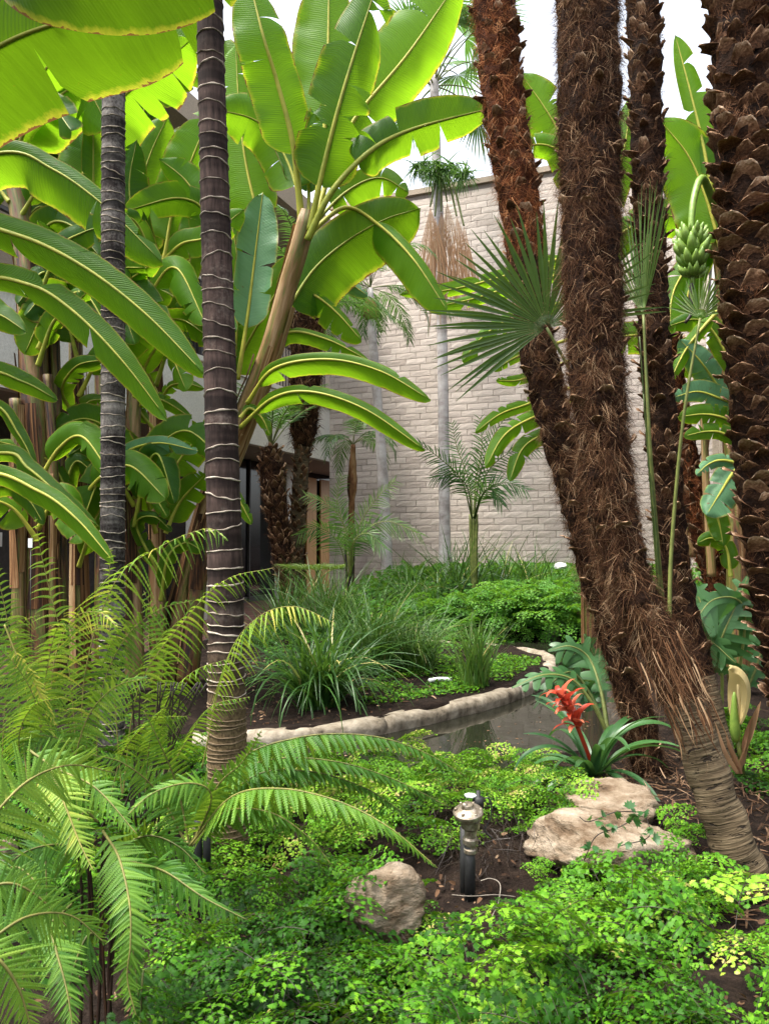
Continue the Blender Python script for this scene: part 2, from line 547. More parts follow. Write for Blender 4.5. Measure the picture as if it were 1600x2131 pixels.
# ================================================================== setting
UX = np.array([.368, .930, 0.0])       # along the left building, away from the camera
VX = np.array([.930, -.368, 0.0])      # along the back wall, to the right
CORNER = np.array([-1.24, 17.4, 0.0])
ZP = -.2                               # level of the paving by the buildings


def gp(px, py, z=0.0):
    """point on the level z seen at pixel (px, py)"""
    v = (px - 800) / FPX * _RT - (py - 1065.5) / FPX * _UP + _FW
    return CAM + v * ((z - EYE) / v[2])


def sdist(p, poly):
    """signed distance to a closed polygon, negative inside"""
    poly = np.asarray(poly)[:, :2]
    a, b = poly, np.roll(poly, -1, 0)
    d = np.full(len(p), 1e9)
    ins = np.zeros(len(p), bool)
    for (ax, ay), (bx, by) in zip(a, b):
        e = np.array([bx - ax, by - ay])
        w = p - np.array([ax, ay])
        t = np.clip((w @ e) / (e @ e + 1e-12), 0, 1)[:, None]
        d = np.minimum(d, np.linalg.norm(w - e * t, axis=1))
        c = ((ay > p[:, 1]) != (by > p[:, 1])) & (p[:, 0] < (bx - ax) * (p[:, 1] - ay) / (by - ay + 1e-12) + ax)
        ins ^= c
    return np.where(ins, -d, d)


KERB_PX = [(400, 1530), (535, 1526), (620, 1519), (720, 1507), (810, 1493), (900, 1475), (1000, 1452), (1080, 1427), (1128, 1403), (1150, 1382), (1144, 1363), (1105, 1350), (1040, 1343), (960, 1337), (860, 1330)]
KERB = np.array([gp(x, y) for x, y in KERB_PX])
KERB = cr(KERB, 108)
ISLAND = np.vstack([KERB, [[-1.0, 9.6, 0], [-3.5, 9.6, 0], [-5, 7, 0], [-3.2, 4.7, 0], [-1.6, 4.45, 0]]])
POND = cr(np.array([[-1.7, 4.3, 0], [-.9, 4.1, 0], [-.2, 3.95, 0], [.5, 3.92, 0], [1.0, 4.08, 0], [1.35, 4.5, 0], [1.75, 5.4, 0], [2.15, 6.6, 0], [2.6, 8.2, 0], [2.75, 9.2, 0], [2.2, 9.75, 0], [1.2, 9.9, 0], [.2, 9.8, 0], [-.6, 9.4, 0], [-.9, 8.4, 0], [-1.8, 7, 0], [-1.9, 5, 0], [-1.7, 4.3, 0]]), 120)[:-1]


def sstep(x, a, b):
    t = np.clip((x - a) / (b - a), 0, 1)
    return t * t * (3 - 2 * t)


def ground_z(x, y):
    x, y = np.atleast_1d(np.asarray(x, float)), np.atleast_1d(np.asarray(y, float))
    p = np.stack([x, y], 1)
    z = np.zeros(len(p))
    z += .025 * np.sin(x * 3.1 + 1) * np.sin(y * 2.7) + .015 * np.sin(x * 9 + y * 4) * np.sin(y * 8.3 - x * 3)
    z += .12 * np.exp(-((x - .85) / .5) ** 2 - ((y - 2.95) / .4) ** 2)
    z += .14 * np.exp(-((x - .55) / .5) ** 2 - ((y - 1.55) / .4) ** 2)
    z += .05 * np.exp(-((x - 1.7) / .8) ** 2 - ((y - 3.2) / .8) ** 2)
    rel = p - CORNER[:2]
    w = -(rel @ VX[:2])
    far = sstep(y, 9.9, 12.5)
    z += far * .42 * sstep(-w, 2.0, 3.2)
    z = z * (1 - sstep(w, -2.4, -2.2) * sstep(y, 6, 7)) + (ZP - .06) * sstep(w, -2.4, -2.2) * sstep(y, 6, 7)
    dp, di = sdist(p, POND), sdist(p, ISLAND)
    wet = np.minimum(sstep(-dp, -.05, .14), sstep(di, .0, .12))
    return z * (1 - wet) - .75 * wet


def gz(x, y):
    return float(ground_z(x, y)[0])


def grid_axis(lo, hi, a, b, step, grow=1.25):
    c = list(np.arange(a, b + 1e-6, step))
    s, x = step, c[-1]
    while x < hi:
        s *= grow
        x += s
        c.append(x)
    s, x = step, c[0]
    while x > lo:
        s *= grow
        x -= s
        c.insert(0, x)
    return np.array(c)


gx = grid_axis(-150, 150, -3.5, 4.0, .06)
gy = grid_axis(-100, 250, .6, 10.5, .06)
XX, YY = np.meshgrid(gx, gy)
ZZ = ground_z(XX.ravel(), YY.ravel())
nx, ny = len(gx), len(gy)
ii = np.arange(ny - 1)[:, None] * nx + np.arange(nx - 1)[None, :]
mb = MB().add(np.stack([XX.ravel(), YY.ravel(), ZZ], 1), quads=np.stack([ii, ii + 1, ii + nx + 1, ii + nx], -1).reshape(-1, 4))
tag(mb.build('ground', M['soil']), 'dark bare soil of the courtyard garden bed', kind='structure')

wx, wy = np.meshgrid(np.linspace(-2.2, 3.1, 40), np.linspace(3.5, 10.2, 50))
ii = np.arange(49)[:, None] * 40 + np.arange(39)[None, :]
mb = MB().add(np.stack([wx.ravel(), wy.ravel(), np.full(wx.size, -.085)], 1), quads=np.stack([ii, ii + 1, ii + 41, ii + 40], -1).reshape(-1, 4))
tag(mb.build('pond_water', M['water']), 'dark still pond water round the planted island', kind='structure')

# kerb of the island: a cast stone edge, built in lengths with fine joints
kerb = thing('pond_kerb', 'rounded pale stone kerb curving round the pond island', 'kerb', KERB[30])
T, _, _ = frames(KERB)
outw = nrm(np.cross(T, [0, 0, 1.0]))
prof = [(.02, -.36), (.04, -.10), (.045, -.045), (.036, -.012), (.012, .006), (-.025, .011), (-.065, .008), (-.09, -.004), (-.10, -.03), (-.105, -.2)]
cuts = [0, 20, 45, 68, 89, 108]
for a, b in zip(cuts[:-1], cuts[1:]):
    b = min(b, 107)
    idx = np.arange(a, b + 1)
    V = []
    for k, i in enumerate(idx):
        c = KERB[i].copy()
        if k == 0: c = c + T[i] * .006
        if k == len(idx) - 1: c = c - T[i] * .006
        for (o, z) in prof:
            q = c + outw[i] * o + np.array([0, 0, z])
            nz = noise.noise_vector(Vector(q * 5)) * .012 + noise.noise_vector(Vector(q * 16)) * .006 + noise.noise_vector(Vector(q * 40)) * .002
            V.append(q + np.array(nz))
    m, pn = len(idx), len(prof)
    Q = [(k * pn + j, (k + 1) * pn + j, (k + 1) * pn + j + 1, k * pn + j + 1) for k in range(m - 1) for j in range(pn - 1)]
    Tn = [(0, j, j + 1) for j in range(1, pn - 1)] + [((m - 1) * pn, (m - 1) * pn + j + 1, (m - 1) * pn + j) for j in range(1, pn - 1)]
    MB().add(V, tris=Tn, quads=Q, tint=rnd.uniform(.3, .7)).build('kerb_stone', M['kerb'], kerb)

# ------------------------------------------------------------------ buildings


def obox(mb, org, ax, ay, a, b, tint=.5):
    """box given in a local frame (ax, ay, z)"""
    s = MB().box(a, b)
    V = s.v[0]
    W = org[None, :] + V[:, 0:1] * ax + V[:, 1:2] * ay + V[:, 2:3] * np.array([0, 0, 1.0])
    Q = s.q[0]
    if np.cross(ax, ay)[2] < 0:
        Q = Q[:, ::-1]
    mb.add(W, quads=Q, tint=tint)
    return mb


bl = thing('office_building', 'two-storey stucco building with white balcony front above a dark recessed shopfront', 'building', CORNER + np.array([-1, -4, 0]))
SX, WX = -UX, -VX                      # s toward the camera, w into the building


def lb(name, mat, *boxes, parent=bl, tint=.5):
    m = MB()
    for a, b in boxes:
        obox(m, CORNER, SX, WX, a, b, tint)
    return m.build(name, M[mat], parent, smooth=False)


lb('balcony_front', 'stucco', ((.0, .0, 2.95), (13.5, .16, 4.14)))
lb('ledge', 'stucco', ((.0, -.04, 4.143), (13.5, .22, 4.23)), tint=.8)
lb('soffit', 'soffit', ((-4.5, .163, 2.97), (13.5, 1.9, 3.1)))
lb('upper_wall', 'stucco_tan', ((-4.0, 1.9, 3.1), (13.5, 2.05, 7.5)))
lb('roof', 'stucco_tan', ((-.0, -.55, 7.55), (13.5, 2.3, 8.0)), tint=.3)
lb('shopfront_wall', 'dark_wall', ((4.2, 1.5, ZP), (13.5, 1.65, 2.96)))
for s0, s1 in ((.02, 1.0), (1.05, 2.05), (2.1, 3.1), (3.15, 4.15)):
    g = lb('window', 'glass', ((s0, 1.5, ZP + .12), (s1, 1.53, 2.94)))
    lb('bottom_rail', 'metal', ((s0, 1.47, ZP), (s1, 1.53, ZP + .117)), parent=g)
    lb('mullion', 'metal', ((s1 + .003, 1.45, ZP), (s1 + .045, 1.55, 2.95)), parent=g)
lb('back_panel', 'glass', ((-4.6, 1.72, ZP), (4.2, 1.78, 2.96)))
for s0, s1 in ((-1.15, -.75), (-1.75, -1.35), (-2.5, -1.95), (-3.3, -2.75)):
    lb('door_panel', 'wood', ((s0, 1.58, ZP), (s1, 1.63, 2.8)))
for s0, w0 in ((-.38, 1.15), (4.55, .06), (9.6, .06)):
    lb('pillar', 'stucco', ((s0, w0, ZP), (s0 + .3, w0 + .3, 2.94)), tint=.6)
for s in np.arange(.1, 13.4, .12):
    if s < 8.0:
        MB().tube(np.array([CORNER + SX * s + WX * .09 + [0, 0, z] for z in (4.24, 5.12)]), .011, 6).build('railing_bar', M['metal'], bl)
lb('top_rail', 'metal', ((.0, .06, 5.12), (13.4, .12, 5.17)))
for s in (.4, 1.9, 5.0, 7.6):
    w = lb('upper_window', 'glass', ((s, 1.86, 4.9), (s + 1.1, 1.895, 6.6)))
    lb('sill', 'white', ((s - .06, 1.84, 4.83), (s + 1.16, 1.892, 4.895)), parent=w)
    lb('lintel', 'white', ((s - .06, 1.84, 6.605), (s + 1.16, 1.892, 6.67)), parent=w)
# notice fixed to the dark wall
lb('wall_plate', 'white', ((7.6, 1.46, 1.05), (7.68, 1.495, 1.25)))

mb = MB()
obox(mb, CORNER, SX, WX, (-4.5, -2.2, ZP - .05), (13.5, 1.75, ZP))
tag(mb.build('brick_path', M['path'], smooth=False), 'red brick path beside the shopfront', kind='structure')
# brick courses of the path nearest the garden edge
pth = bpy.data.objects['brick_path']
pth['_loc'] = [0, 0, 0]
bm_ = MB().box((0, 0, 0), (.225, .105, .02))
bme = bm_.build('brick_tmp', M['path'], smooth=False)
bmesh_ = bme.data
bpy.data.objects.remove(bme)
k = 0
for r in range(8):
    for c in range(34):
        s = 2.2 + c * .235 + (r % 2) * .117
        w = -2.1 + r * .115
        o = CORNER + SX * s + WX * w + np.array([0, 0, ZP - .012 + rnd.uniform(0, .004)])
        link_copy(bmesh_, 'brick', pth, mat4(SX, WX, (0, 0, 1), o))

# back wall of split-face blocks
wall = thing('block_wall', 'tall pinkish split-face block wall closing the courtyard', 'wall', CORNER + VX * 4)
LW, HW = 10.2, 8.75
BL, BH, GAP = .46, .135, .008
m = MB()
obox(m, CORNER, VX, UX, (0.01, .035, ZP - .3), (LW, .4, HW))
m.build('mortar_bed', M['mortar'], wall, smooth=False)
m = MB()
obox(m, CORNER, VX, UX, (-.02, -.05, HW + .003), (LW, .45, HW + .12))
m.build('coping', M['stucco_tan'], wall, smooth=False)
variants = []
for k in range(6):
    w_, h_ = BL - GAP, BH - GAP
    us, vs = np.linspace(0, 1, 7), np.linspace(0, 1, 4)
    V, Q = [], []
    for j, v in enumerate(vs):
        for i, u in enumerate(us):
            e = (0 < i < 6) and (0 < j < 3)
            d = -.004 - (rnd.uniform(.002, .007) if e else rnd.uniform(0, .003))
            V.append((u * w_, d, v * h_))
    Q = [(j * 7 + i, j * 7 + i + 1, j * 7 + i + 8, j * 7 + i + 7) for j in range(3) for i in range(6)]
    b0 = len(V)
    V += [(0, .04, 0), (w_, .04, 0), (w_, .04, h_), (0, .04, h_)]
    Q += [(b0, b0 + 1, 6, 0)[::-1], (b0 + 3, 21, 27, b0 + 2)[::-1]]
    Q += [(b0, 0, 21, b0 + 3)[::-1], (6, b0 + 1, b0 + 2, 27)[::-1]]
    variants.append((np.array(V), np.array(Q)))
vmesh = []
for V, Q in variants:
    o = MB().add(V, quads=Q, tint=0.0).build('block_tmp', M['block'], smooth=False)
    vmesh.append(o.data)
    bpy.data.objects.remove(o)
blocks = []
nrow = int((HW - ZP + .2) / BH)
for r in range(nrow):
    z = ZP - .2 + r * BH
    off = (0, .5, .23, .72)[r % 4] * BL
    c = -1
    while True:
        t = c * BL + off
        c += 1
        if t > LW - BL: break
        if t < 0:
            continue
        o = CORNER + VX * t + np.array([0, 0, z])
        px, py = proj(o + VX * BL / 2)
        blocks.append((o, px, py, t))
seen = [b for b in blocks if 700 < b[1] < 1150 and 420 < b[2] < 1150]
seen.sort(key=lambda b: abs(b[1] - 920) + abs(b[2] - 850) * .8)
one = set(id(b) for b in seen[:298])
rest = MB()
for b in blocks:
    k = rnd.randrange(6)
    if id(b) in one:
        link_copy(vmesh[k], 'concrete_block', wall, mat4(VX, UX, (0, 0, 1), b[0]))
    else:
        V, Q = variants[k]
        W = b[0][None, :] + V[:, 0:1] * VX + V[:, 1:2] * UX + V[:, 2:3] * np.array([0, 0, 1.0])
        rest.add(W, quads=Q, tint=rnd.random())
# half blocks that fill the ragged start of each course
for r in range(nrow):
    off = (0, .5, .23, .72)[r % 4] * BL
    if off > .02:
        obox(rest, CORNER + np.array([0, 0, ZP - .2 + r * BH]), VX, UX, (0, -.012, 0), (off - GAP, .04, BH - GAP), rnd.random())
tag(rest.build('concrete_block_rest', M['block'], wall, smooth=False), kind='stuff')

# building on the right, seen between the palm trunks
C2 = CORNER + VX * 7.85
br = thing('balcony_building', 'tan building with railed white balcony glimpsed between the palm trunks at right', 'building', C2 + np.array([0, -3, 0]))


def rb(name, mat, *boxes, parent=br, tint=.5):
    m = MB()
    for a, b in boxes:
        obox(m, C2, SX, VX, a, b, tint)
    return m.build(name, M[mat], parent, smooth=False)


rb('balcony_slab', 'white', ((.05, .0, 3.95), (11, 2.0, 4.28)))
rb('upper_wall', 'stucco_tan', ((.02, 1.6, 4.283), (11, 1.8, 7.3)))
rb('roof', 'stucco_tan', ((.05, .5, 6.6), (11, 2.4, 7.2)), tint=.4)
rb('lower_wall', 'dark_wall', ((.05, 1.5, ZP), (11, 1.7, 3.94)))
for s in (1.2, 4.4, 7.6):
    rb('pillar', 'stucco_tan', ((s, .1, ZP), (s + .3, .4, 3.94)))
for s in np.arange(.15, 9, .13):
    MB().tube(np.array([C2 + SX * s + VX * .08 + [0, 0, z] for z in (4.285, 5.25)]), .012, 6).build('railing_bar', M['metal'], br)
rb('top_rail', 'metal', ((.08, .05, 5.25), (9.2, .11, 5.3)))

# ================================================================== plant builders
Z1 = np.array([0, 0, 1.0])


def view_lat(c, T, roll):
    """lateral direction of a blade: roll 0 faces the photographer's side, turned about the rib by roll degrees"""
    V = nrm(c - CAM)
    L = nrm(np.cross(T, V))
    return rot_about(L, T, math.radians(roll))


def place(mb, tmpl, O, D, W, N, L, Wd, bend=None, tint=.5, uv=None):
    """put a template (x along, y across, z off) on k frames"""
    V, tris = tmpl
    k, m = len(O), len(V)
    L = np.broadcast_to(L, (k,))
    Wd = np.broadcast_to(Wd, (k,))
    X = O[:, None, :] + D[:, None, :] * (V[None, :, 0:1] * L[:, None, None]) + W[:, None, :] * (V[None, :, 1:2] * Wd[:, None, None]) + N[:, None, :] * (V[None, :, 2:3] * Wd[:, None, None])
    if bend is not None:
        X = X + bend[:, None, :] * ((V[None, :, 0:1] ** 2) * L[:, None, None])
    F = (tris[None, :, :] + (np.arange(k) * m)[:, None, None]).reshape(-1, 3)
    mb.add(X.reshape(-1, 3), tris=F, tint=np.repeat(np.broadcast_to(tint, (k,)), m))


def strip_template(n, prof, fold=.0):
    """a tapering V-folded strip: centre line and two edges"""
    V, F = [], []
    for i in range(n + 1):
        x = i / n
        w = prof(x)
        V += [(x, -w, fold * w), (x, 0, 0), (x, w, fold * w)]
    for i in range(n):
        a = i * 3
        F += [(a, a + 3, a + 1), (a + 1, a + 3, a + 4), (a + 1, a + 4, a + 2), (a + 2, a + 4, a + 5)]
    return np.array(V, float), np.array(F)


def pinna_template(lobes):
    """fern pinna with rounded teeth down both margins"""
    V, F = [], []
    for i in range(lobes + 1):
        V.append((i / lobes, 0, -.1))
    for sd in (-1, 1):
        for i in range(lobes):
            x0, x1 = i / lobes, (i + 1) / lobes
            xm = (x0 + x1) / 2
            w = .5 * (1 - xm) ** .6 * (.75 + .25 * min(1, xm / .1))
            b = len(V)
            V += [(x0 + .10 / lobes, sd * w * .28, 0), (xm + .05 / lobes, sd * w * .95, .0), (x1 + .25 / lobes, sd * w, .06), (x1 + .02 / lobes, sd * w * .3, 0)]
            f = [(i, b, b + 1), (i, b + 1, b + 3), (b + 1, b + 2, b + 3), (i, b + 3, i + 1)]
            F += f if sd < 0 else [t[::-1] for t in f]
    return np.array(V, float), np.array(F)


PINNA = {k: pinna_template(k) for k in (7, 12, 18, 24)}
LEAFLET = strip_template(4, lambda x: .5 * (1 - x) ** .6 * min(1, .35 + x * 5), .5)
BLADE = strip_template(6, lambda x: .5 * (1 - x ** 3) ** .8 * (.6 + .4 * min(1, x * 4)), .35)


def pinnate(mb, c, npair, start, plen, pw, tmpl, roll=0, lat=None, droop=.1, sag=.15, fwd=25, prof=None, tint=.5, tvar=.1, jit=6, vee=0):
    """leaflets in pairs along the curve c"""
    n = len(c)
    T = tangents(c)
    s = np.linspace(start, .985, npair)
    idx = s * (n - 1)
    i0 = np.clip(idx.astype(int), 0, n - 2)
    f = (idx - i0)[:, None]
    O = c[i0] * (1 - f) + c[i0 + 1] * f
    Tt = nrm(T[i0] * (1 - f) + T[i0 + 1] * f)
    L0 = view_lat(O, Tt, roll) if lat is None else nrm(np.cross(Tt, lat))
    q = (s - start) / (1 - start)
    pr = prof(q) if prof else (1 - q) ** .75 * np.minimum(1, .55 + q * 2.2)
    for sd in (-1, 1):
        a = np.radians(fwd + q * 20 + rng.normal(0, jit, npair))[:, None]
        Nn = nrm(np.cross(Tt, L0))
        D = nrm(L0 * sd * np.cos(a) + Tt * np.sin(a) + Nn * math.tan(math.radians(vee)) + np.array([0, 0, -droop]) + rng.normal(0, .04, (npair, 3)))
        Wv = nrm(Tt - D * np.sum(Tt * D, 1, keepdims=True))
        Nv = np.cross(D, Wv)
        ln = plen * pr * rng.uniform(.88, 1.08, npair)
        b = np.tile(np.array([0, 0, -sag]), (npair, 1)) + rng.normal(0, .05, (npair, 3))
        place(mb, tmpl, O + Tt * rng.normal(0, .002, (npair, 1)), D, Wv, Nv, ln, pw * np.minimum(1, .45 + pr * .7), b, np.clip(tint + rng.normal(0, tvar, npair), 0, 1))


def fern_frond(parent, pts, plen, npair=34, roll=0, droop=.15, sag=.2, tint=.5, lobes=12, start=.18, fwd=22, r=.0028, pw=None, lat=None, name='frond', tvar=.07, prof=None, mat='fern', rib='fern_rib'):
    c = cr(np.asarray(pts), 40)
    mb = MB()
    L = np.linalg.norm(np.diff(c, axis=0), axis=1).sum()
    pw = pw or L * (1 - start) / npair * 1.25
    pinnate(mb, c, npair, start, plen, pw, PINNA[lobes], roll, lat, droop, sag, fwd, prof, tint, tvar)
    o = mb.build(name, M[mat], parent)
    MB().tube(c, r * np.linspace(1.2, .35, 40), 5, tint=min(1, tint * 1.0)).build('rachis', M[rib], o)
    return o


def palm_frond(parent, pts, plen, npair=34, roll=0, droop=.1, sag=.3, tint=.5, start=.2, fwd=35, r=.006, pw=.018, lat=None, vee=0, mat='palm', rib='palm_rib', name='frond'):
    c = cr(np.asarray(pts), 36)
    mb = MB()
    pinnate(mb, c, npair, start, plen, pw, LEAFLET, roll, lat, droop, sag, fwd, lambda q: (1 - q * .65) * np.minimum(1, .5 + q * 3), tint, .12, 5, vee)
    o = mb.build(name, M[mat], parent)
    MB().tube(c, r * np.linspace(1.4, .3, 36), 5, tint=tint).build('rachis', M[rib], o)
    return o


def frond_arc(base, az, el, L, bend, n=6):
    """arching curve from base: azimuth, start elevation (deg), length, total bend (deg)"""
    p = np.array(base, float)
    out = [p.copy()]
    for i in range(n):
        e = math.radians(el - bend * ((i + .5) / n) ** 1.3)
        p = p + L / n * np.array([math.cos(az) * math.cos(e), math.sin(az) * math.cos(e), math.sin(e)])
        out.append(p.copy())
    return np.array(out)


def banana_leaf(parent, pts, wl, wr, roll=0, fold=18, tint=.5, pet=.12, tears=3, wave=.06, name='leaf', rib=.013, curl=.25, tear_gap=.05, mat='banana'):
    """one big leaf: pts follow petiole and midrib from the stem out; wl / wr half-widths in metres"""
    c = cr(np.asarray(pts, float), 60)
    n = 60
    T = tangents(c)
    L0 = view_lat(c, T, roll)
    L0 = nrm(L0 + 0 * L0)
    Nn = nrm(np.cross(T, L0))
    i0 = int(pet * (n - 1))
    ph = rnd.uniform(0, 6.28)
    leafid = rnd.random()
    mb = MB()
    NU = 6
    for sd, hw in ((1, wl), (-1, wr)):
        cutsv = [0.0] + sorted(rnd.uniform(.12, .93) for _ in range(tears)) + [1.0]
        for a, b in zip(cutsv[:-1], cutsv[1:]):
            if b - a < .02: continue
            m = max(3, int((b - a) * 44))
            vv = np.linspace(a, b, m)
            ga = tear_gap * rnd.uniform(.1, 1) if a > 0 else 0
            gb = tear_gap * rnd.uniform(.1, 1) if b < 1 else 0
            dr = math.radians(rnd.uniform(-9, 16) if tears else 0)
            depth = rnd.uniform(.0, .7)
            V, uv = [], []
            for v in vv:
                w = hw * max(0.02, 1 - (1 - min(v / .16, 1)) ** 2.2) ** .55 * max(0, 1 - max(0, (v - .5) / .5) ** 2.4) ** .62
                for j in range(NU + 1):
                    u = j / NU
                    open_ = max(0, (u - depth) / (1 - depth + 1e-6))
                    vs = v + (ga * open_ * (b - v) / (b - a) - gb * open_ * (v - a) / (b - a)) + .03 * u * math.sin(v * 3.14)
                    x = min(max(vs, 0), 1) * (n - 1 - i0) + i0
                    k = min(int(x), n - 2)
                    f = x - k
                    pc, L_, N_ = c[k] * (1 - f) + c[k + 1] * f, L0[k] * (1 - f) + L0[k + 1] * f, Nn[k] * (1 - f) + Nn[k + 1] * f
                    ang = math.radians(fold) + dr * open_ + curl * u * .7
                    wv = wave * hw * u * u * (math.sin(v * 17 + ph + sd) + .5 * math.sin(v * 39 + ph * 2)) + .010 * hw * math.sin(v * 150) * u
                    d_ = L_ * sd * math.cos(ang) - N_ * math.sin(ang)
                    # a little gravity on the outer blade
                    q = pc + d_ * w * u + N_ * wv + np.array([0, 0, -1.0]) * (.10 * hw * u * u)
                    V.append(q)
                    uv.append((sd * u, v, leafid))
            W_ = NU + 1
            Q = [(i * W_ + j, (i + 1) * W_ + j, (i + 1) * W_ + j + 1, i * W_ + j + 1) for i in range(m - 1) for j in range(NU)]
            if sd > 0:
                Q = [q[::-1] for q in Q]
            mb.add(V, quads=Q, tint=tint, uv=uv)
    o = mb.build(name, M[mat], parent)
    rr = rib * np.concatenate([np.linspace(1.5, 1.0, i0 + 1), np.linspace(1.0, .18, n - i0 - 1)])
    MB().tube(c - Nn * (rib * .2), rr, 7, tint=tint).build('midrib', M['banana_rib'], o)
    return o


def leafpx(parent, pts, wl, wr, roll=0, fold=18, tint=.5, **kw):
    """banana leaf whose rib runs through photo pixels at stated distances; widths in pixels at the first distance"""
    d = sum(p[2] for p in pts) / len(pts)
    return banana_leaf(parent, PP(pts), px2m(wl, d), px2m(wr, d), roll, fold, tint, **kw)


def pseudostem(parent, c, r0, r1, tint=.5, sheaths=5):
    c = cr(np.asarray(c), 40)
    n = 40
    r = np.linspace(r0, r1, n) * (1 + .05 * np.sin(np.linspace(0, 14, n)))
    o = MB().tube(c, r, 14, tint=tint, vscale=np.linalg.norm(c[-1] - c[0]) * 1.0).build('pseudostem', M['pseudostem'], parent)
    T, N, B = frames(c)
    for k in range(sheaths):
        a0 = rnd.uniform(0, 6.28)
        sp = rnd.uniform(.7, 1.7)
        i0 = rnd.randint(0, 16)
        i1 = min(n - 2, i0 + rnd.randint(12, 24))
        V, uv = [], []
        for i in range(i0, i1 + 1):
            f = (i - i0) / (i1 - i0)
            s_ = sp * (1 - f * .55)
            lift = .004 + .02 * f ** 3 * rnd.uniform(.5, 1.2)
            for j in range(6):
                a = a0 + s_ * (j / 5 - .5) + .15 * math.sin(f * 5 + k)
                edge = .006 * abs(j - 2.5) / 2.5
                V.append(c[i] + (r[i] + lift + edge) * (math.cos(a) * N[i] + math.sin(a) * B[i]))
                uv.append((j / 5 + k * .37, f * 1.2 + k, k))
        m = i1 - i0 + 1
        Q = [(i * 6 + j, i * 6 + j + 1, (i + 1) * 6 + j + 1, (i + 1) * 6 + j) for i in range(m - 1) for j in range(5)]
        MB().add(V, quads=Q, tint=rnd.uniform(.25, .8), uv=uv).build('dry_sheath', M['dry_sheath'], parent)
    return c


def ringed_palm(name, label, pts, rad, ring_gaps, mat, seed, group=None, low=.0):
    r_ = random.Random(seed)
    c = cr(np.asarray(pts), 160)
    seg = np.concatenate([[0], np.cumsum(np.linalg.norm(np.diff(c, axis=0), axis=1))])
    L = seg[-1]
    rr = np.interp(seg / L, *rad)
    o = thing(name, label, 'palm tree', c[0], group)
    MB().tube(c, rr * (1 + .012 * np.sin(seg * 37)), 28, vscale=L).build('trunk', M[mat], o)
    T, N, B = frames(c)
    h = .03
    a = np.linspace(0, 2 * math.pi, 41)[:-1]
    while h < L - .05:
        g = np.interp(h / L, *ring_gaps) * r_.uniform(.65, 1.35)
        h += g
        if h > L - .05: break
        p1, p2, p3 = (r_.uniform(0, 6.28) for _ in range(3))
        am = r_.uniform(.08, .32) * min(g, .05)
        hh = h + am * (np.sin(a + p1) + .4 * np.sin(2 * a + p2) + .16 * np.sin(7 * a + p3))
        ctr = np.stack([np.interp(hh, seg, c[:, k]) for k in range(3)], 1)
        nn = np.stack([np.interp(hh, seg, N[:, k]) for k in range(3)], 1)
        bb = np.stack([np.interp(hh, seg, B[:, k]) for k in range(3)], 1)
        rad_ = np.interp(hh, seg, rr)
        out = np.cos(a)[:, None] * nn + np.sin(a)[:, None] * bb
        tt = np.stack([np.interp(hh, seg, T[:, k]) for k in range(3)], 1)
        th = (.0014 + .0014 * r_.random()) * (1 + .35 * np.sin(5 * a + p2))
        V = []
        for (dr, dz) in ((-.004, -1.5), (.0022, -.9), (.0036, .1), (.0022, 1.0), (-.004, 1.5)):
            V.append(ctr + out * (rad_ + dr)[:, None] + tt * (dz * th)[:, None])
        V = np.stack(V, 1).reshape(-1, 3)
        Q = [(i * 5 + j, ((i + 1) % 40) * 5 + j, ((i + 1) % 40) * 5 + j + 1, i * 5 + j + 1) for i in range(40) for j in range(4)]
        MB().add(V, quads=Q, tint=r_.uniform(.25, .8)).build('ring_scar', M['scar' if h / L > low else 'scar_low'], o)
    return o


def leaf_base_mesh(k):
    """a woody leaf stub: broad at the bottom, tapering to a raised ragged lip"""
    r_ = random.Random(100 + k)
    nx_, ny_ = 6, 4
    V, TI = [], []
    for layer in (0, 1):
        for j in range(ny_ + 1):
            f = j / ny_
            w = .56 - .20 * f ** 1.5 - .08 * (k % 3 == 0) * f
            for i in range(nx_ + 1):
                g = i / nx_ - .5
                z = f ** 1.4 * .46 - (g * 2) ** 2 * (.20 - .06 * f) + r_.uniform(-.025, .025) + .07 * f * math.sin(g * 9 + k)
                z += -.09 * layer * (1 - .5 * f)
                V.append((g * 2 * w + .06 * f * (k % 3 - 1), f * .95 - (g * 2) ** 2 * .28 * f + (r_.uniform(-.14, .10) if j == ny_ else 0), z))
                TI.append(.10 + .05 * k + .55 * f ** 2.5 - .15 * layer)
    m = (nx_ + 1) * (ny_ + 1)
    Q = []
    for j in range(ny_):
        for i in range(nx_):
            a = j * (nx_ + 1) + i
            Q.append((a, a + 1, a + nx_ + 2, a + nx_ + 1))
            Q.append((a + m, a + m + nx_ + 1, a + m + nx_ + 2, a + m + 1))
    for i in range(nx_):
        a = ny_ * (nx_ + 1) + i
        Q.append((a, a + 1, a + 1 + m, a + m))
    for j in range(ny_):
        a = j * (nx_ + 1)
        Q.append((a, a + nx_ + 1, a + nx_ + 1 + m, a + m))
        b = a + nx_
        Q.append((b, b + m, b + m + nx_ + 1, b + nx_ + 1))
    o = MB().add(V, quads=Q, tint=np.clip(TI, 0, 1)).build('stub_tmp', M['stub'], smooth=False)
    me = o.data
    bpy.data.objects.remove(o)
    return me


STUBS = [leaf_base_mesh(k) for k in range(6)]
STRAND = strip_template(3, lambda x: .5 * (1 - x * .8), .0)
STRAND = (STRAND[0][:, :], STRAND[1])


def strand_template(n=3):
    V, F = [], []
    for i in range(n + 1):
        x = i / n
        V += [(x, -.5 * (1 - x * .7), 0), (x, .5 * (1 - x * .7), 0)]
    for i in range(n):
        a = i * 2
        F += [(a, a + 2, a + 1), (a + 1, a + 2, a + 3)]
    return np.array(V, float), np.array(F)


STRAND = strand_template()


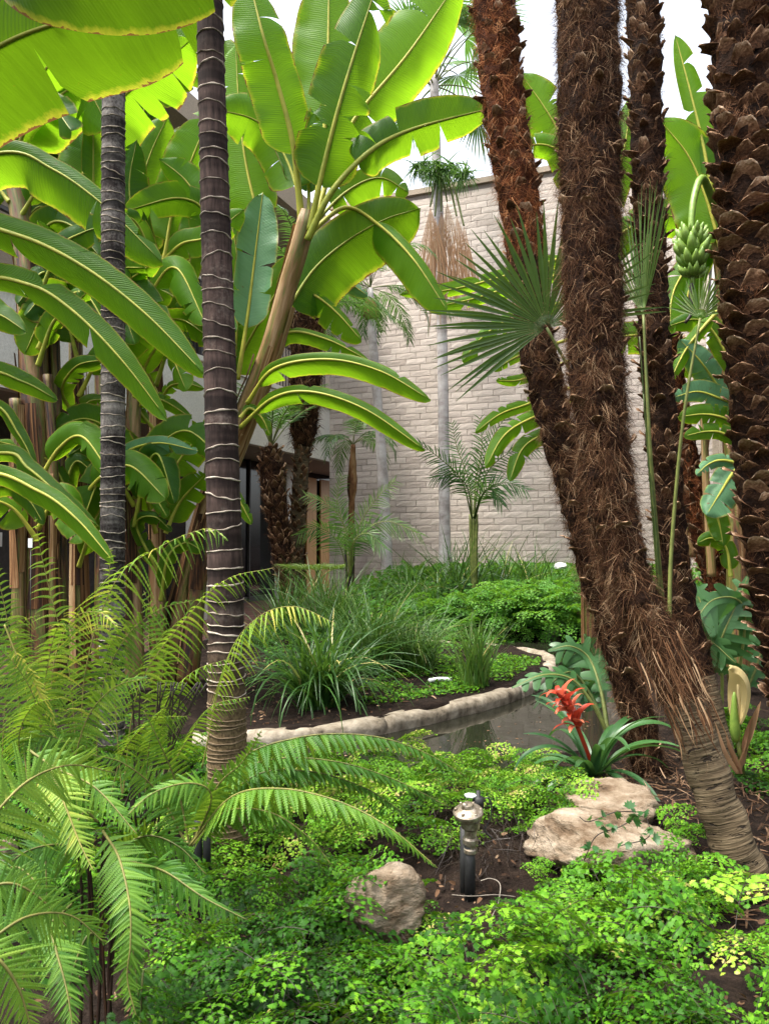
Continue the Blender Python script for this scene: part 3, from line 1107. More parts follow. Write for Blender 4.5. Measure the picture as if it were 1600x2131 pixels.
def fibre_palm(name, label, pts, rad, seed, dz=.055, per=6, nfib=5000, flen=(.03, .10), sw=.11, sh=.075, fib_from=0.0, fib_to=1.0, hang=.5, mats=('fibre', 'core'), stub_from=0., red_from=2.0, grey_to=-1, group=None, dens=None, out=.45, stub_out=1.0, fw=.0011, tier=.0, lean_s=.7, tmean=.40):
    """palm trunk wrapped in leaf stubs and matted fibre; heights are fractions of the trunk's length"""
    r_ = random.Random(seed)
    g_ = np.random.default_rng(seed)
    c = cr(np.asarray(pts), 140)
    seg = np.concatenate([[0], np.cumsum(np.linalg.norm(np.diff(c, axis=0), axis=1))])
    L = seg[-1]
    rr = np.interp(seg / L, *rad)
    o = thing(name, label, 'palm tree', c[0], group)
    T, N, B = frames(c)
    sides = 40
    a = np.linspace(0, 2 * math.pi, sides, endpoint=False)

    def core(i0, i1, mat, nm, rough):
        V, uv = [], []
        for i in range(i0, i1 + 1):
            for j in range(sides):
                q = c[i] + rr[i] * (math.cos(a[j]) * N[i] + math.sin(a[j]) * B[i])
                k = noise.noise(Vector(q * 18)) * .022 * rough + noise.noise(Vector(q * 60)) * .009 * rough
                k += .005 * (1 - rough) * math.sin(seg[i] * 190 + 3 * math.sin(a[j] + seg[i] * 6))
                V.append(q + (k - .006) * (math.cos(a[j]) * N[i] + math.sin(a[j]) * B[i]))
                uv.append((a[j] / 6.2832, seg[i], 0))
        m = i1 - i0 + 1
        Q = [(i * sides + j, i * sides + (j + 1) % sides, (i + 1) * sides + (j + 1) % sides, (i + 1) * sides + j) for i in range(m - 1) for j in range(sides)]
        MB().add(V, quads=Q, uv=uv).build(nm, M[mat], o)
    ib = int(fib_from * 139)
    ir = int(min(1, red_from) * 139)
    if ib > 3:
        core(0, ib, 'bare', 'bare_trunk', .12)
    core(ib, ir, mats[1], 'trunk', 1.0)
    if ir < 139:
        core(ir, 139, 'core_red', 'red_trunk', 1.0)
    # leaf stubs in a spiral
    nst = 0
    h = stub_from * L + .02
    k = 0
    tocam = CAM - c
    while h < L - .03 and nst < 300:
        cen = np.array([np.interp(h, seg, c[:, q]) for q in range(3)])
        tt = nrm(np.array([np.interp(h, seg, T[:, q]) for q in range(3)]))
        nn = nrm(np.array([np.interp(h, seg, N[:, q]) for q in range(3)]))
        bb = np.cross(tt, nn)
        R = np.interp(h, seg, rr)
        for j in range(per):
            an = 2 * math.pi * (j + .5 * (k % 2) + r_.uniform(-.14, .14)) / per
            on = math.cos(an) * nn + math.sin(an) * bb
            tc = nrm(CAM - cen)
            if on @ tc < -.25 or nst >= 300:
                continue
            if dens is not None and r_.random() > np.interp(h / L, *dens):
                continue
            oo = rot_about(on[None], tt[None], 0)[0]
            tg = np.cross(tt, oo)
            til = math.radians(r_.uniform(-34, 8))
            up = tt * math.cos(til) + oo * math.sin(til)
            ou = oo * math.cos(til) - tt * math.sin(til)
            s1, s2, s3 = sw * r_.uniform(.75, 1.2), sh * r_.uniform(.7, 1.35), sw * r_.uniform(.55, 1.0) * stub_out
            pos = cen + oo * (R - .008) + tt * (r_.uniform(-.3, .3) * dz - .4 * s2)
            link_copy(STUBS[r_.randrange(6)], 'leaf_base', o, mat4(tg * s1 * .5, up * s2, ou * s3, pos))
            nst += 1
        h += dz * r_.uniform(.85, 1.15)
        k += 1
    # fibre
    if nfib:
        hh = g_.uniform(fib_from, fib_to, nfib) * L
        an = g_.uniform(0, 2 * math.pi, nfib)
        # gather into tufts
        nt = max(10, nfib // 14)
        th_, ta = g_.uniform(fib_from, fib_to, nt) * L, g_.uniform(0, 2 * math.pi, nt)
        if tier:
            th_ = np.round((th_ + .012 * np.sin(ta * 3)) / tier) * tier + g_.normal(0, tier * .12, nt) + .35 * tier * np.sin(ta * 2 + th_ * 9)
        pick = g_.integers(0, nt, nfib)
        use = g_.random(nfib) < .8
        hh = np.where(use, th_[pick] + g_.normal(0, .010, nfib), hh)
        an = np.where(use, ta[pick] + g_.normal(0, .10, nfib), an)
        hh = hh - np.where(g_.random(nfib) < .10, g_.exponential(.022 * L, nfib), 0)
        hh = np.clip(hh, max(0, fib_from - .09) * L, L)
        cen = np.stack([np.interp(hh, seg, c[:, q]) for q in range(3)], 1)
        tt = nrm(np.stack([np.interp(hh, seg, T[:, q]) for q in range(3)], 1))
        nn = nrm(np.stack([np.interp(hh, seg, N[:, q]) for q in range(3)], 1))
        bb = np.cross(tt, nn)
        R = np.interp(hh, seg, rr)
        on = np.cos(an)[:, None] * nn + np.sin(an)[:, None] * bb
        tg = np.cross(tt, on)
        updown = np.where(g_.random(nt) < hang, -1.0, 1.0)[pick] * g_.uniform(.4, 1.2, nfib)
        lean = g_.normal(0, lean_s, nt)[pick] + g_.normal(0, .35, nfib)
        D = nrm(tt * updown[:, None] + tg * lean[:, None] + on * (g_.uniform(.05, 1.0, nfib) * out)[:, None])
        W = nrm(np.cross(D, on) + g_.normal(0, .3, (nfib, 3)))
        Nv = np.cross(D, W)
        ln = g_.uniform(*flen, nfib)
        be = np.tile(np.array([0, 0, -.35]), (nfib, 1)) + g_.normal(0, .3, (nfib, 3)) - on * .15
        tin = np.clip(g_.normal(tmean, .26, nt)[pick] + g_.normal(0, .14, nfib), 0, 1)
        m1 = hh / L > red_from
        m2 = hh / L < grey_to
        for sel, mt, nm in ((~m1 & ~m2, mats[0], 'fibre'), (m1, 'fibre_red', 'red_fibre'), (m2, 'fibre_grey', 'grey_fibre')):
            if sel.sum() > 5:
                mb = MB()
                place(mb, STRAND, (cen + on * (R - .004)[:, None])[sel], D[sel], W[sel], Nv[sel], ln[sel], fw * g_.uniform(.6, 1.6, int(sel.sum())), be[sel], tin[sel])
                tag(mb.build(nm, M[mt], o), kind='stuff')
    return o


def fan_leaf(parent, hub, petiole, axis, normal, radius, span, nseg, tint=.45, split=.5, cup=.12, mat='fan', droop=.1, seed=0, wseg=1.0, petr=.007):
    """palmate leaf: pleated segments fanned round the axis in the plane with the given normal"""
    g_ = np.random.default_rng(seed)
    axis, normal = nrm(axis), nrm(normal)
    normal = nrm(normal - axis * (normal @ axis))
    side = np.cross(normal, axis)
    th = np.radians(np.linspace(-span / 2, span / 2, nseg) + g_.normal(0, .7, nseg))
    ln = radius * (.80 + .20 * np.cos(th * .7)) * g_.uniform(.93, 1.05, nseg)
    D = nrm(np.cos(th)[:, None] * axis + np.sin(th)[:, None] * side + (cup + .10 * np.abs(np.sin(th)))[:, None] * normal)
    W = nrm(np.cross(normal, D))
    Nv = np.cross(D, W)
    O = np.tile(hub, (nseg, 1)) + D * .01
    wd = 2 * radius * split * math.tan(math.radians(span / nseg) / 2) * wseg
    prof = lambda x: .5 * (x / split if x < split else max(0.03, 1 - (x - split) / (1 - split)) ** .8)
    tm = strip_template(10, prof, .55)
    be = np.tile(np.array([0, 0, -droop]), (nseg, 1)) + g_.normal(0, .03, (nseg, 3))
    mb = MB()
    place(mb, tm, O, D, W, Nv, ln, wd, be, np.clip(tint + g_.normal(0, .1, nseg), 0, 1))
    o = mb.build('fan_leaf', M[mat], parent)
    if petiole is not None:
        c = cr(np.asarray(petiole), 24)
        MB().tube(c, petr * np.linspace(1.4, .8, 24), 6, tint=tint).build('petiole', M['palm_rib'], o)
    return o


def blade_clump(mb, base, nb, L, width, el=(60, 88), bend=(30, 110), spread=.06, seed=0, tint=.4, azr=None, dead=.03):
    g_ = np.random.default_rng(seed)
    for k in range(nb):
        az = g_.uniform(0, 6.283) if azr is None else g_.uniform(*azr)
        r = spread * math.sqrt(g_.random())
        a2 = g_.uniform(0, 6.283)
        b = np.array(base) + np.array([math.cos(a2) * r, math.sin(a2) * r, -.01])
        ln = L * g_.uniform(.55, 1.1)
        c = cr(frond_arc(b, az, g_.uniform(*el), ln, g_.uniform(*bend), 5), 10)
        T = tangents(c)
        W = nrm(np.cross(T, Z1 + g_.normal(0, .25, 3)))
        Nn = np.cross(T, W)
        w = width * g_.uniform(.7, 1.2) * .5 * np.minimum(1, (1.02 - np.linspace(0, 1, 10)) ** .55) * np.minimum(1, .7 + np.linspace(0, 1, 10) * 2)
        V = np.stack([c - W * w[:, None] + Nn * (w * .4)[:, None], c, c + W * w[:, None] + Nn * (w * .4)[:, None]], 1).reshape(-1, 3)
        Q = [(i * 3 + j, i * 3 + j + 1, i * 3 + j + 4, i * 3 + j + 3) for i in range(9) for j in range(2)]
        t = 1.0 if g_.random() < dead else np.clip(tint + g_.normal(0, .14), 0, .9)
        mb.add(V, quads=Q, tint=t)


# maidenhair: wiry dark stems carrying small fan-shaped leaflets
def pinnule_template(n=9):
    V = [(0, 0, 0)]
    for i in range(n):
        a = math.radians(-62 + 124 * i / (n - 1))
        r = 1.0 if i % 2 == 0 else (.72 if n > 6 else .86)
        r *= (.86 + .14 * math.cos(a))
        V.append((r * math.cos(a), r * math.sin(a), .10 * math.cos(2 * a) - .1 * abs(math.sin(a))))
    F = [(0, i, i + 1) for i in range(1, n)]
    return np.array(V, float), np.array(F)


PINNULE = pinnule_template(11)
PINNULE_LO = pinnule_template(5)


def maiden_frond(seed, tmpl, L=.30, ps=.017, branches=7):
    """returns (leaf verts, faces, tint), (stem verts, faces) in local space growing along +x"""
    g_ = np.random.default_rng(seed)
    lm, sm = MB(), MB()
    c = cr(frond_arc((0, 0, 0), 0, 62, L, 95, 6), 24)
    sm.tube(c, .0011, 3, cap=False)
    O, D, W, N, S = [], [], [], [], []

    def put(o, d, n, s):
        d = nrm(d + g_.normal(0, .22, 3))
        n = nrm(n + g_.normal(0, .35, 3))
        w = nrm(np.cross(n, d))
        O.append(o); D.append(d); W.append(w); N.append(np.cross(d, w)); S.append(s)
    T = tangents(c)
    for b in range(branches):
        f = .28 + .66 * b / branches
        i = int(f * 23)
        for sd in (-1, 1):
            bl_ = L * .46 * (1 - (f - .28)) ** 1.1 * g_.uniform(.8, 1.1)
            lat = np.array([0, sd, 0.0])
            d = nrm(lat * .85 + T[i] * .6 + np.array([0, 0, .12]))
            n = max(2, int(bl_ / (ps * .78)))
            q = np.linspace(0, 1, max(3, n + 1))
            bc = c[i] + d[None, :] * (q * bl_)[:, None] + np.array([0, 0, -1.0])[None, :] * (.35 * bl_ * q ** 2)[:, None]
            sm.tube(bc, .0007, 3, cap=False)
            bt = tangents(bc)
            up = nrm(np.cross(T[i], lat) * sd)
            up = up if up[2] > 0 else -up
            for k in range(1, len(q)):
                wv = nrm(np.cross(up, bt[k]))
                s2 = 1 if k % 2 else -1
                s = ps * g_.uniform(.6, 1.25) * (1 - .3 * q[k])
                put(bc[k], nrm(wv * s2 * .8 + bt[k] * .5), up, s)
                if g_.random() < .55:
                    put(bc[k], nrm(-wv * s2 * .8 + bt[k] * .5), up, s * .9)
            put(bc[-1], bt[-1], up, ps * .8)
    for k in range(14, 24):
        s2 = 1 if k % 2 else -1
        put(c[k], nrm(np.array([0, s2, 0]) + T[k] * .5), np.array([0, 0, 1.0]), ps * .85)
    O, D, W, N, S = map(np.array, (O, D, W, N, S))
    place(lm, tmpl, O, D, W, N, S, S, None, g_.normal(0, .09, len(O)))
    return (np.concatenate(lm.v), np.concatenate(lm.t), np.concatenate(lm.ti)), (np.concatenate(sm.v), np.concatenate(sm.q))


MF_HI = [maiden_frond(10 + k, PINNULE) for k in range(7)]
MF_LO = [maiden_frond(40 + k, PINNULE_LO, branches=6, ps=.021) for k in range(5)]


def maiden_patch(bases, azs, scales, tilts, tints, lib, seed):
    """many fronds gathered; returns leaf MB and stem MB"""
    r_ = random.Random(seed)
    lm, sm = MB(), MB()
    for b, az, sc, ti, tn in zip(bases, azs, scales, tilts, tints):
        (V, F, tt), (SV, SQ) = lib[r_.randrange(len(lib))]
        ca, sa = math.cos(az), math.sin(az)
        ct, st_ = math.cos(ti), math.sin(ti)
        R = np.array([[ca, -sa, 0], [sa, ca, 0], [0, 0, 1]]) @ np.array([[ct, 0, st_], [0, 1, 0], [-st_, 0, ct]])
        tw = r_.uniform(-.5, .5)
        R = R @ np.array([[1, 0, 0], [0, math.cos(tw), -math.sin(tw)], [0, math.sin(tw), math.cos(tw)]])
        lm.add((V * sc) @ R.T + b, tris=F, tint=np.clip(tn + tt, 0, 1))
        sm.add((SV * sc) @ R.T + b, quads=SQ)
    return lm, sm


def boulder(name, label, loc, size, seed, rotz=0, rough=.22, cat='boulder', mat='boulder', group=None, planes=13):
    import bmesh
    bm = bmesh.new()
    bmesh.ops.create_icosphere(bm, subdivisions=5, radius=1)
    r_ = random.Random(seed)
    pl = [(Vector((r_.gauss(0, 1), r_.gauss(0, 1), r_.gauss(0, .7))).normalized(), r_.uniform(.62, .9)) for _ in range(planes)]
    off = Vector((seed * 3.7, seed * 1.3, seed * 2.1))
    for v in bm.verts:
        p = v.co.copy()
        for n_, d_ in pl:
            k = p.dot(n_) - d_
            if k > 0:
                p -= n_ * k * .95
        p *= 1 + rough * .35 * noise.noise(p * 1.8 + off) + rough * .22 * noise.noise(p * 4.5 + off) + .045 * noise.noise(p * 11 + off) + .022 * noise.noise(p * 26 + off) - .06 * max(0, .25 - abs(noise.noise(p * 2.6 + off * 2))) * 4 * .5
        lay = noise.noise(Vector((p.x * .8, p.y * .8, p.z * 7)) + off)
        p *= 1 + .035 * lay
        v.co = p
    cz, sz = math.cos(rotz), math.sin(rotz)
    for v in bm.verts:
        x, y, z = v.co.x * size[0], v.co.y * size[1], v.co.z * size[2]
        v.co = (x * cz - y * sz, x * sz + y * cz, z)
    me = bpy.data.meshes.new(name)
    bm.to_mesh(me)
    bm.free()
    me.materials.append(M[mat])
    at = me.attributes.new('tint', 'FLOAT', 'POINT')
    at.data.foreach_set('value', np.full(len(me.vertices), .5, np.float32))
    for p in me.polygons: p.use_smooth = True
    o = bpy.data.objects.new(name, me)
    COL.objects.link(o)
    o.location = tuple(float(x) for x in loc)
    return tag(o, label, cat, group)


def lathe(mb, prof, ctr, axis=(0, 0, 1), sides=24, tint=.5):
    """prof: list of (radius, height)"""
    axis = nrm(np.array(axis, float))
    u = nrm(np.cross(axis, [0.3, 1, .1]))
    w = np.cross(axis, u)
    a = np.linspace(0, 2 * math.pi, sides, endpoint=False)
    V = np.stack([np.asarray(ctr) + r * (np.cos(a)[:, None] * u + np.sin(a)[:, None] * w) + axis * h for r, h in prof])
    n = len(prof)
    i = np.arange(n - 1)[:, None] * sides
    j = np.arange(sides)[None, :]
    k = (j + 1) % sides
    Q = np.stack([i + j, i + k, i + sides + k, i + sides + j], -1).reshape(-1, 4)
    mb.add(V, quads=Q, tint=tint)
    return mb

# ================================================================== ringed palms
ringed_palm('ringed_palm', 'dark charcoal palm trunk with pale wavy rings, the nearer and thicker of two ringed trunks',
            PP([(474, 1800, 2.75), (474, 1650, 2.75), (472, 1450, 2.75), (470, 1250, 2.75), (463, 950, 2.75), (455, 650, 2.75), (446, 350, 2.75), (438, 60, 2.75), (432, -330, 2.75)]),
            ([0, .06, .14, .3, .5, .7, 1], [.080, .072, .066, .061, .057, .050, .044]),
            ([0, .10, .16, .24, .30, 1], [.014, .016, .030, .040, .062, .058]), 'ringed_dark', 3, low=.155)
ringed_palm('ringed_palm', 'grey lichen-bleached slender palm trunk with close white rings, behind the ferns at left',
            PP([(232, 1590, 3.9), (234, 1300, 3.9), (236, 900, 3.9), (236, 500, 3.9), (237, 150, 3.9), (238, -330, 3.9)]),
            ([0, .1, 1], [.066, .061, .056]), ([0, .2, 1], [.038, .048, .054]), 'ringed_pale', 5)

# ================================================================== fibre palms on the right
fp2 = fibre_palm('fibre_palm', 'shaggy brown palm trunk in front, leaning on a bare ringed foot beside the sandstone rock',
           PP([(1560, 1850, 2.42), (1503, 1700, 2.45), (1440, 1510, 2.5), (1398, 1390, 2.53), (1345, 1285, 2.55), (1305, 1200, 2.57), (1282, 1100, 2.58), (1266, 1000, 2.58), (1243, 800, 2.58), (1233, 600, 2.58), (1229, 400, 2.58), (1225, 200, 2.58), (1223, 0, 2.58), (1221, -300, 2.58)]),
           ([0, .06, .14, .22, .30, .40, .55, .75, 1], [.080, .072, .068, .068, .074, .084, .096, .104, .106]), 11,
           dz=.075, per=6, nfib=60000, flen=(.02, .062), sw=.12, sh=.036, fib_from=.17, hang=.62, tier=.052, lean_s=.8, tmean=.44, stub_from=.22, dens=([0, .4, 1], [.4, .55, .7]), out=.95, fw=.0012, stub_out=.7)
for k in range(60):
    # torn strips of old leaf sheath peeling off above the bare foot
    f_ = rnd.random()
    x0, y0 = 1362 + f_ * 92, 1330 + f_ * 170
    off = rnd.uniform(-52, 52)
    L_ = rnd.uniform(45, 110)
    dd = 2.44 - .05 * (1 - (off / 52) ** 2)
    c_ = cr(PP([(x0 + off, y0 - off * .45, dd), (x0 + off + L_ * .22, y0 - off * .45 + L_ * .5, dd - .012), (x0 + off + L_ * .42 + rnd.uniform(-12, 12), y0 - off * .45 + L_, dd - rnd.uniform(.0, .03))]), 8)
    w_ = rnd.uniform(.0008, .0032) * np.array([.8, 1, 1, .95, .8, .6, .4, .1])
    s_ = nrm(np.cross(tangents(c_), nrm(CAM - c_)) + rng.normal(0, .25, 3))
    V_ = np.stack([c_ - s_ * w_[:, None], c_ + s_ * w_[:, None]], 1).reshape(-1, 3)
    MB().add(V_, quads=[(i * 2, i * 2 + 1, i * 2 + 3, i * 2 + 2) for i in range(7)], tint=rnd.uniform(.3, 1)).build('peeling_strip', M['fibre'], fp2)
fibre_palm('fibre_palm', 'leaning palm trunk, rust-orange shaggy fibre at the top, second trunk behind the fan leaf',
           PP([(1352, 1620, 3.6), (1318, 1470, 3.6), (1272, 1310, 3.6), (1228, 1160, 3.6), (1188, 1000, 3.6), (1137, 810, 3.6), (1112, 690, 3.6), (1092, 500, 3.6), (1063, 310, 3.6), (1045, 190, 3.6), (1026, 0, 3.6), (1003, -300, 3.6)]),
           ([0, .1, .3, .5, .7, 1], [.085, .074, .076, .090, .102, .098]), 12,
           dz=.07, per=6, nfib=36000, flen=(.02, .065), sw=.14, sh=.042, hang=.5, tier=.052, lean_s=.8, fw=.0014, red_from=.56, dens=([0, .5, .7, 1], [.35, .5, .9, .9]), stub_out=.8, out=.9, tmean=.5)
fibre_palm('fibre_palm', 'dark narrow shaggy palm trunk half hidden behind the front shaggy trunk',
           PP([(1520, 1650, 3.55), (1484, 1510, 3.6), (1445, 1360, 3.65), (1408, 1220, 3.7), (1388, 1030, 3.7), (1368, 800, 3.7), (1354, 600, 3.7), (1347, 300, 3.7), (1337, 0, 3.7), (1330, -300, 3.7)]),
           ([0, .1, .2, .5, 1], [.062, .066, .076, .078, .080]), 13,
           dz=.06, per=6, nfib=16000, flen=(.03, .08), sw=.12, sh=.045, tier=.055, fw=.0014, fib_from=.12, stub_from=.14, hang=.4, dens=([0, 1], [.6, .9]), out=.4)
fibre_palm('fibre_palm', 'thick palm trunk shingled with curled woody leaf bases at the right edge',
           PP([(1700, 1640, 3.0), (1662, 1420, 3.0), (1630, 1250, 3.0), (1610, 1100, 3.0), (1592, 900, 3.0), (1570, 600, 3.0), (1556, 300, 3.0), (1546, 0, 3.0), (1540, -300, 3.0)]),
           ([0, .2, .5, 1], [.11, .118, .127, .124]), 14,
           dz=.048, per=6, nfib=16000, flen=(.02, .06), sw=.22, sh=.046, fw=.0012, tmean=.5, hang=.35, stub_from=.08, out=.35, stub_out=.62, mats=('fibre_dull', 'core'))
fibre_palm('fibre_palm', 'short reddish palm trunk slanting in the gap between the right-hand trunks',
           PP([(1520, 1300, 6.0), (1478, 1160, 6.0), (1440, 1020, 6.0), (1412, 900, 6.0), (1396, 800, 6.0), (1384, 700, 6.0)]),
           ([0, 1], [.105, .11]), 15, dz=.07, per=6, nfib=5000, flen=(.03, .09), sw=.13, sh=.08, mats=('fibre_red', 'core_red'), out=.4, fw=.003)

# ================================================================== bananas
ROOT = lambda px, d: (float((px - 800) / FPX * d), float(d), 0.0)


def banana(label, px, d):
    x, y, _ = ROOT(px, d)
    return thing('banana_plant', label, 'banana plant', (x, y, gz(x, y)), 'banana plants in the courtyard')


pa = banana('banana plant rooted just outside the left edge, huge leaves arching in across the ringed trunks', -300, 3.5)
pseudostem(pa, PP([(-320, 1700, 3.5), (-310, 1000, 3.5), (-280, 400, 3.45), (-250, 200, 3.4)]), .13, .07)
for a in [
    ([(-260, 300, 3.4), (-150, 190, 3.3), (0, 95, 3.2), (120, 48, 3.15), (260, 20, 3.1), (430, 25, 3.05)], 110, 165, 0, 12, .30, dict(pet=.1, tears=2, wave=.05, mat='banana_dimmed')),
    ([(-250, 200, 3.2), (-60, -130, 2.7), (100, -75, 2.55), (280, -50, 2.5), (500, -48, 2.45)], 60, 105, 0, 10, .15, dict(pet=.3, tears=2, wave=.04, mat='banana_dimmed')),
    ([(-250, 560, 3.5), (-80, 475, 3.4), (40, 490, 3.35), (170, 552, 3.3), (300, 650, 3.25), (428, 780, 3.2)], 42, 62, 12, 14, .42, dict(tears=1)),
    ([(-250, 690, 3.6), (-60, 585, 3.5), (60, 592, 3.4), (150, 645, 3.35), (250, 745, 3.3), (348, 872, 3.3)], 34, 48, 20, 14, .5, dict(tears=2)),
    ([(-240, 400, 4.6), (0, 318, 4.5), (110, 352, 4.5), (220, 430, 4.5), (338, 545, 4.5)], 30, 75, 0, 10, .35, dict(tears=1)),
    ([(-240, 1060, 3.5), (-40, 985, 3.45), (80, 1022, 3.4), (160, 1080, 3.35), (238, 1170, 3.3)], 24, 34, 20, 18, .6, dict(tears=0)),
    ([(-240, 1000, 3.7), (0, 943, 3.7), (60, 975, 3.65), (130, 1035, 3.6), (205, 1095, 3.6)], 22, 26, 20, 20, .4, dict(tears=0)),
    ([(-220, 740, 3.8), (-60, 640, 3.8), (0, 655, 3.8), (55, 690, 3.8)], 36, 36, 0, 15, .45, dict(tears=0)),
    ([(-200, 850, 3.6), (-40, 775, 3.6), (50, 795, 3.6), (120, 832, 3.6)], 26, 30, 20, 12, .2, dict(tears=0)),
    ([(-180, 860, 4.0), (-20, 840, 4), (40, 905, 4), (78, 978, 4)], 18, 18, 30, 15, .2, dict(tears=0)),
    ([(-180, 1080, 4.0), (0, 1012, 4), (55, 1035, 4), (92, 1090, 4)], 28, 26, 10, 15, .2, dict(tears=0)),
]:
    leafpx(pa, *a[:-1], **a[-1])

pb = banana('banana clump with several peeling brown stems nearest the left edge', 65, 5.2)
for c, r0, r1 in (([(85, 1420, 5.2), (78, 1000, 5.2), (68, 700, 5.2), (45, 450, 5.25), (15, 300, 5.3)], .105, .07),
                  ([(115, 1420, 5.15), (112, 1000, 5.15), (100, 780, 5.15)], .04, .03),
                  ([(40, 1420, 5.1), (38, 1000, 5.1), (32, 830, 5.1)], .05, .035),
                  ([(130, 1420, 5.3), (126, 1100, 5.3), (110, 640, 5.3)], .045, .04)):
    pseudostem(pb, PP(c), r0, r1, rnd.uniform(.3, .62), 4)
for a in [
    ([(15, 300, 5.3), (60, 200, 5.1), (120, 110, 5.0), (180, 30, 5.0)], 80, 80, 10, 12, .75, {}),
    ([(20, 320, 5.3), (90, 230, 5.2), (170, 180, 5.2), (225, 260, 5.2)], 60, 80, 0, 12, .55, {}),
    ([(15, 300, 5.3), (-20, 200, 5.3), (-60, 60, 5.2)], 70, 70, 0, 15, .6, {}),
    ([(30, 330, 5.0), (60, 260, 4.9), (110, 228, 4.8), (148, 270, 4.7)], 45, 45, 10, 30, .12, {}),
    ([(25, 360, 5.1), (10, 270, 5.0), (30, 215, 4.95), (110, 215, 4.9)], 40, 45, 0, 25, .25, {}),
    ([(45, 450, 5.2), (90, 380, 5.1), (130, 380, 5.0), (195, 450, 4.9)], 45, 50, 15, 25, .35, {}),
    ([(60, 560, 5.2), (100, 470, 5.1), (150, 470, 5.0), (205, 530, 4.9)], 40, 45, 15, 25, .22, {}),
    ([(70, 700, 5.2), (100, 610, 5.2), (150, 590, 5.1), (200, 640, 5.0)], 35, 40, 0, 20, .45, {}),
    ([(20, 420, 5.2), (-20, 380, 5.2), (-80, 400, 5.2)], 45, 45, 0, 20, .5, {}),
]:
    leafpx(pb, *a[:-1], **a[-1])

pc = banana('slim banana plant left of the pale ringed trunk, bright leaves fanning to the top', 160, 5.6)
pseudostem(pc, PP([(168, 1420, 5.6), (163, 1000, 5.6), (158, 700, 5.6), (152, 480, 5.6)]), .065, .045, .55, 6)
pseudostem(pc, PP([(280, 1420, 5.7), (276, 1150, 5.7), (278, 900, 5.7), (290, 700, 5.7)]), .075, .045, .7, 5)
for a in [
    ([(152, 480, 5.6), (190, 330, 5.6), (240, 220, 5.6), (320, 150, 5.5), (400, 80, 5.4)], 70, 85, 0, 10, .85, dict(pet=.3)),
    ([(152, 480, 5.6), (170, 380, 5.6), (190, 260, 5.6), (175, 110, 5.6)], 60, 60, 10, 15, .55, dict(pet=.2)),
    ([(155, 500, 5.6), (190, 420, 5.5), (195, 320, 5.4), (192, 225, 5.3)], 28, 28, 10, 20, .10, {}),
    ([(150, 500, 5.6), (110, 400, 5.5), (60, 340, 5.4), (-20, 350, 5.3)], 45, 50, 10, 15, .6, {}),
    ([(155, 560, 5.5), (120, 470, 5.4), (85, 430, 5.3), (40, 470, 5.2)], 35, 40, 10, 25, .2, {}),
    ([(290, 700, 5.7), (300, 560, 5.7), (270, 400, 5.7), (285, 290, 5.7)], 60, 50, 0, 20, .15, dict(pet=.3)),
    ([(165, 880, 5.5), (130, 815, 5.3), (160, 762, 5.1), (222, 748, 5.0)], 22, 28, 0, 20, .35, {}),
    ([(165, 980, 5.5), (150, 900, 5.4), (180, 840, 5.4), (225, 830, 5.4)], 22, 28, 0, 20, .5, {}),
    ([(165, 1080, 5.5), (140, 1020, 5.4), (160, 960, 5.4), (210, 1000, 5.3)], 22, 26, 0, 20, .3, {}),
    ([(165, 1180, 5.5), (190, 1100, 5.4), (215, 1040, 5.4), (222, 960, 5.3)], 25, 25, 0, 20, .5, {}),
]:
    leafpx(pc, *a[:-1], **a[-1])

